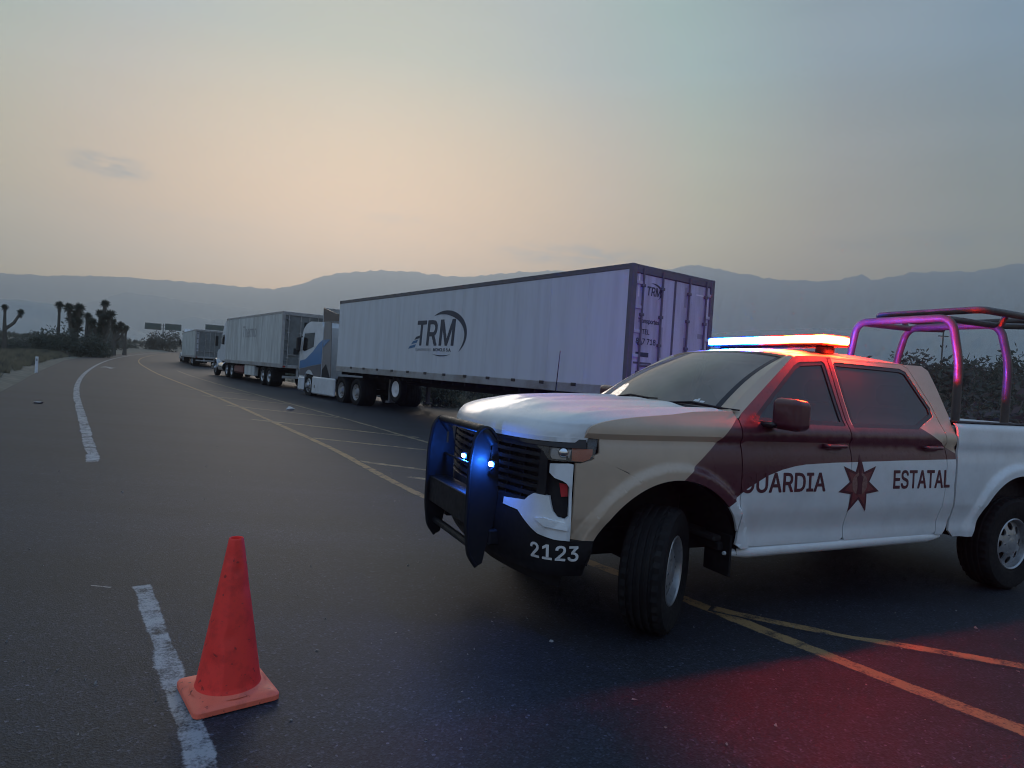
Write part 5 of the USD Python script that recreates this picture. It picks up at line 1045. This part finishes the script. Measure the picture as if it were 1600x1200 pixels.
pm = thing('earth_mound', 'pale earth mound on the bank behind the roll cage', 'mound', (22.1, 34, float(gh([22.1], [34])[0]) - .1))
mm = trimesh.creation.icosphere(4, 1.0); mv = mm.vertices * [1.0, .8, .55]; mv *= (1 + .25 * (meshkit.fbm(mv * 2.2, 4, 5) - .5))[:, None]; obj('mound', trimesh.Trimesh(mv, mm.faces, process=False), noisy('pale_earth', (.20, .17, .13), (.26, .22, .17), (.14, .12, .09), 1.5, 7.), pm, smooth=True)
up = thing('utility_pole', 'thin pole with a cross arm far off behind the roll cage', 'pole', (91, 140, float(gh([91], [140])[0])))
obj('pole', tube([(0, 0, -.5), (0, 0, 12.8)], [.2, .13], 8), M['trunk'], up); obj('cross_arm', bx(-1.1, 1.1, -.08, .08, 11.6, 11.8, .02), M['trunk'], up)
# scrub and dry grass: uncountable, scattered as instances
def scatter(name, label, protos, pts, scales, mats, seed):
    rg = np.random.default_rng(seed); pi = UsdGeom.PointInstancer.Define(stage, _path('/World', name)); tag(pi, label, None, None, 'stuff')
    for k, pm_ in enumerate(protos):
        pr = usdkit.mesh(stage, f'{pi.GetPath()}/{name}_clump_{k:03d}', pm_, M[mats[k]], smooth=False); pi.CreatePrototypesRel().AddTarget(pr.GetPath())
    n = len(pts); pi.CreateProtoIndicesAttr(Vt.IntArray.FromNumpy(rg.integers(0, len(protos), n).astype(np.int32)))
    z = gh(pts[:, 0], pts[:, 1]); pi.CreatePositionsAttr(Vt.Vec3fArray.FromNumpy(np.c_[pts, z].astype(np.float32)))
    a = rg.uniform(0, 2 * PI, n); pi.CreateOrientationsAttr(Vt.QuathArray([Gf.Quath(float(math.cos(q / 2)), 0, 0, float(math.sin(q / 2))) for q in a]))
    s = rg.uniform(*scales, n); pi.CreateScalesAttr(Vt.Vec3fArray.FromNumpy(np.stack([s, s, s * rg.uniform(.7, 1.1, n)], 1).astype(np.float32)))
def region(n, a0, a1, r0, r1, dmin, seed):
    rg = np.random.default_rng(seed); a = np.radians(rg.uniform(a0, a1, n)); r = np.sqrt(rg.uniform(r0 ** 2, r1 ** 2, n)); p = np.stack([r * np.sin(a), r * np.cos(a)], 1)
    return p[shapely.distance(ROAD, shapely.points(p)) > dmin]
rg = np.random.default_rng(77)
SC = [leaves(260, .75, .95, .085, rg) for _ in range(4)]
left = np.vstack([region(1500, -55, -30, 22, 110, 5.5, 1), region(1500, -52, -26, 100, 330, 6, 2)])
right = np.vstack([region(2400, -22, 52, 13, 75, 2.0, 3), region(1300, -20, 52, 70, 240, 3, 4)])
scatter('scrub', 'mixed low desert scrub covering the verges and banks', SC, np.vstack([left, right]), (.55, 1.6), ['scrub', 'bush', 'scrub', 'bush'], 5)
def tuft(rg, n=46, h=.42, r=.16):
    b = rg.normal(0, r * .4, (n, 2)); tipo = b + rg.normal(0, r, (n, 2)); hh = h * rg.uniform(.5, 1.1, n); w = rg.normal(0, 1, (n, 2)); w = w / np.linalg.norm(w, axis=1)[:, None] * .008
    v = np.stack([np.c_[b + w, np.zeros(n)], np.c_[b - w, np.zeros(n)], np.c_[tipo, hh]], 1).reshape(-1, 3); return trimesh.Trimesh(v, np.arange(3 * n).reshape(-1, 3), process=False)
GR = [tuft(rg) for _ in range(4)]
gpts = np.vstack([region(9000, -56, -28, 18, 85, .9, 6), region(5500, -24, 54, 11, 45, .4, 7)])
scatter('grass', 'dry grass tufts along both edges of the road', GR, gpts, (.5, 1.3), ['grassy', 'grassy', 'scrub', 'grassy'], 8)
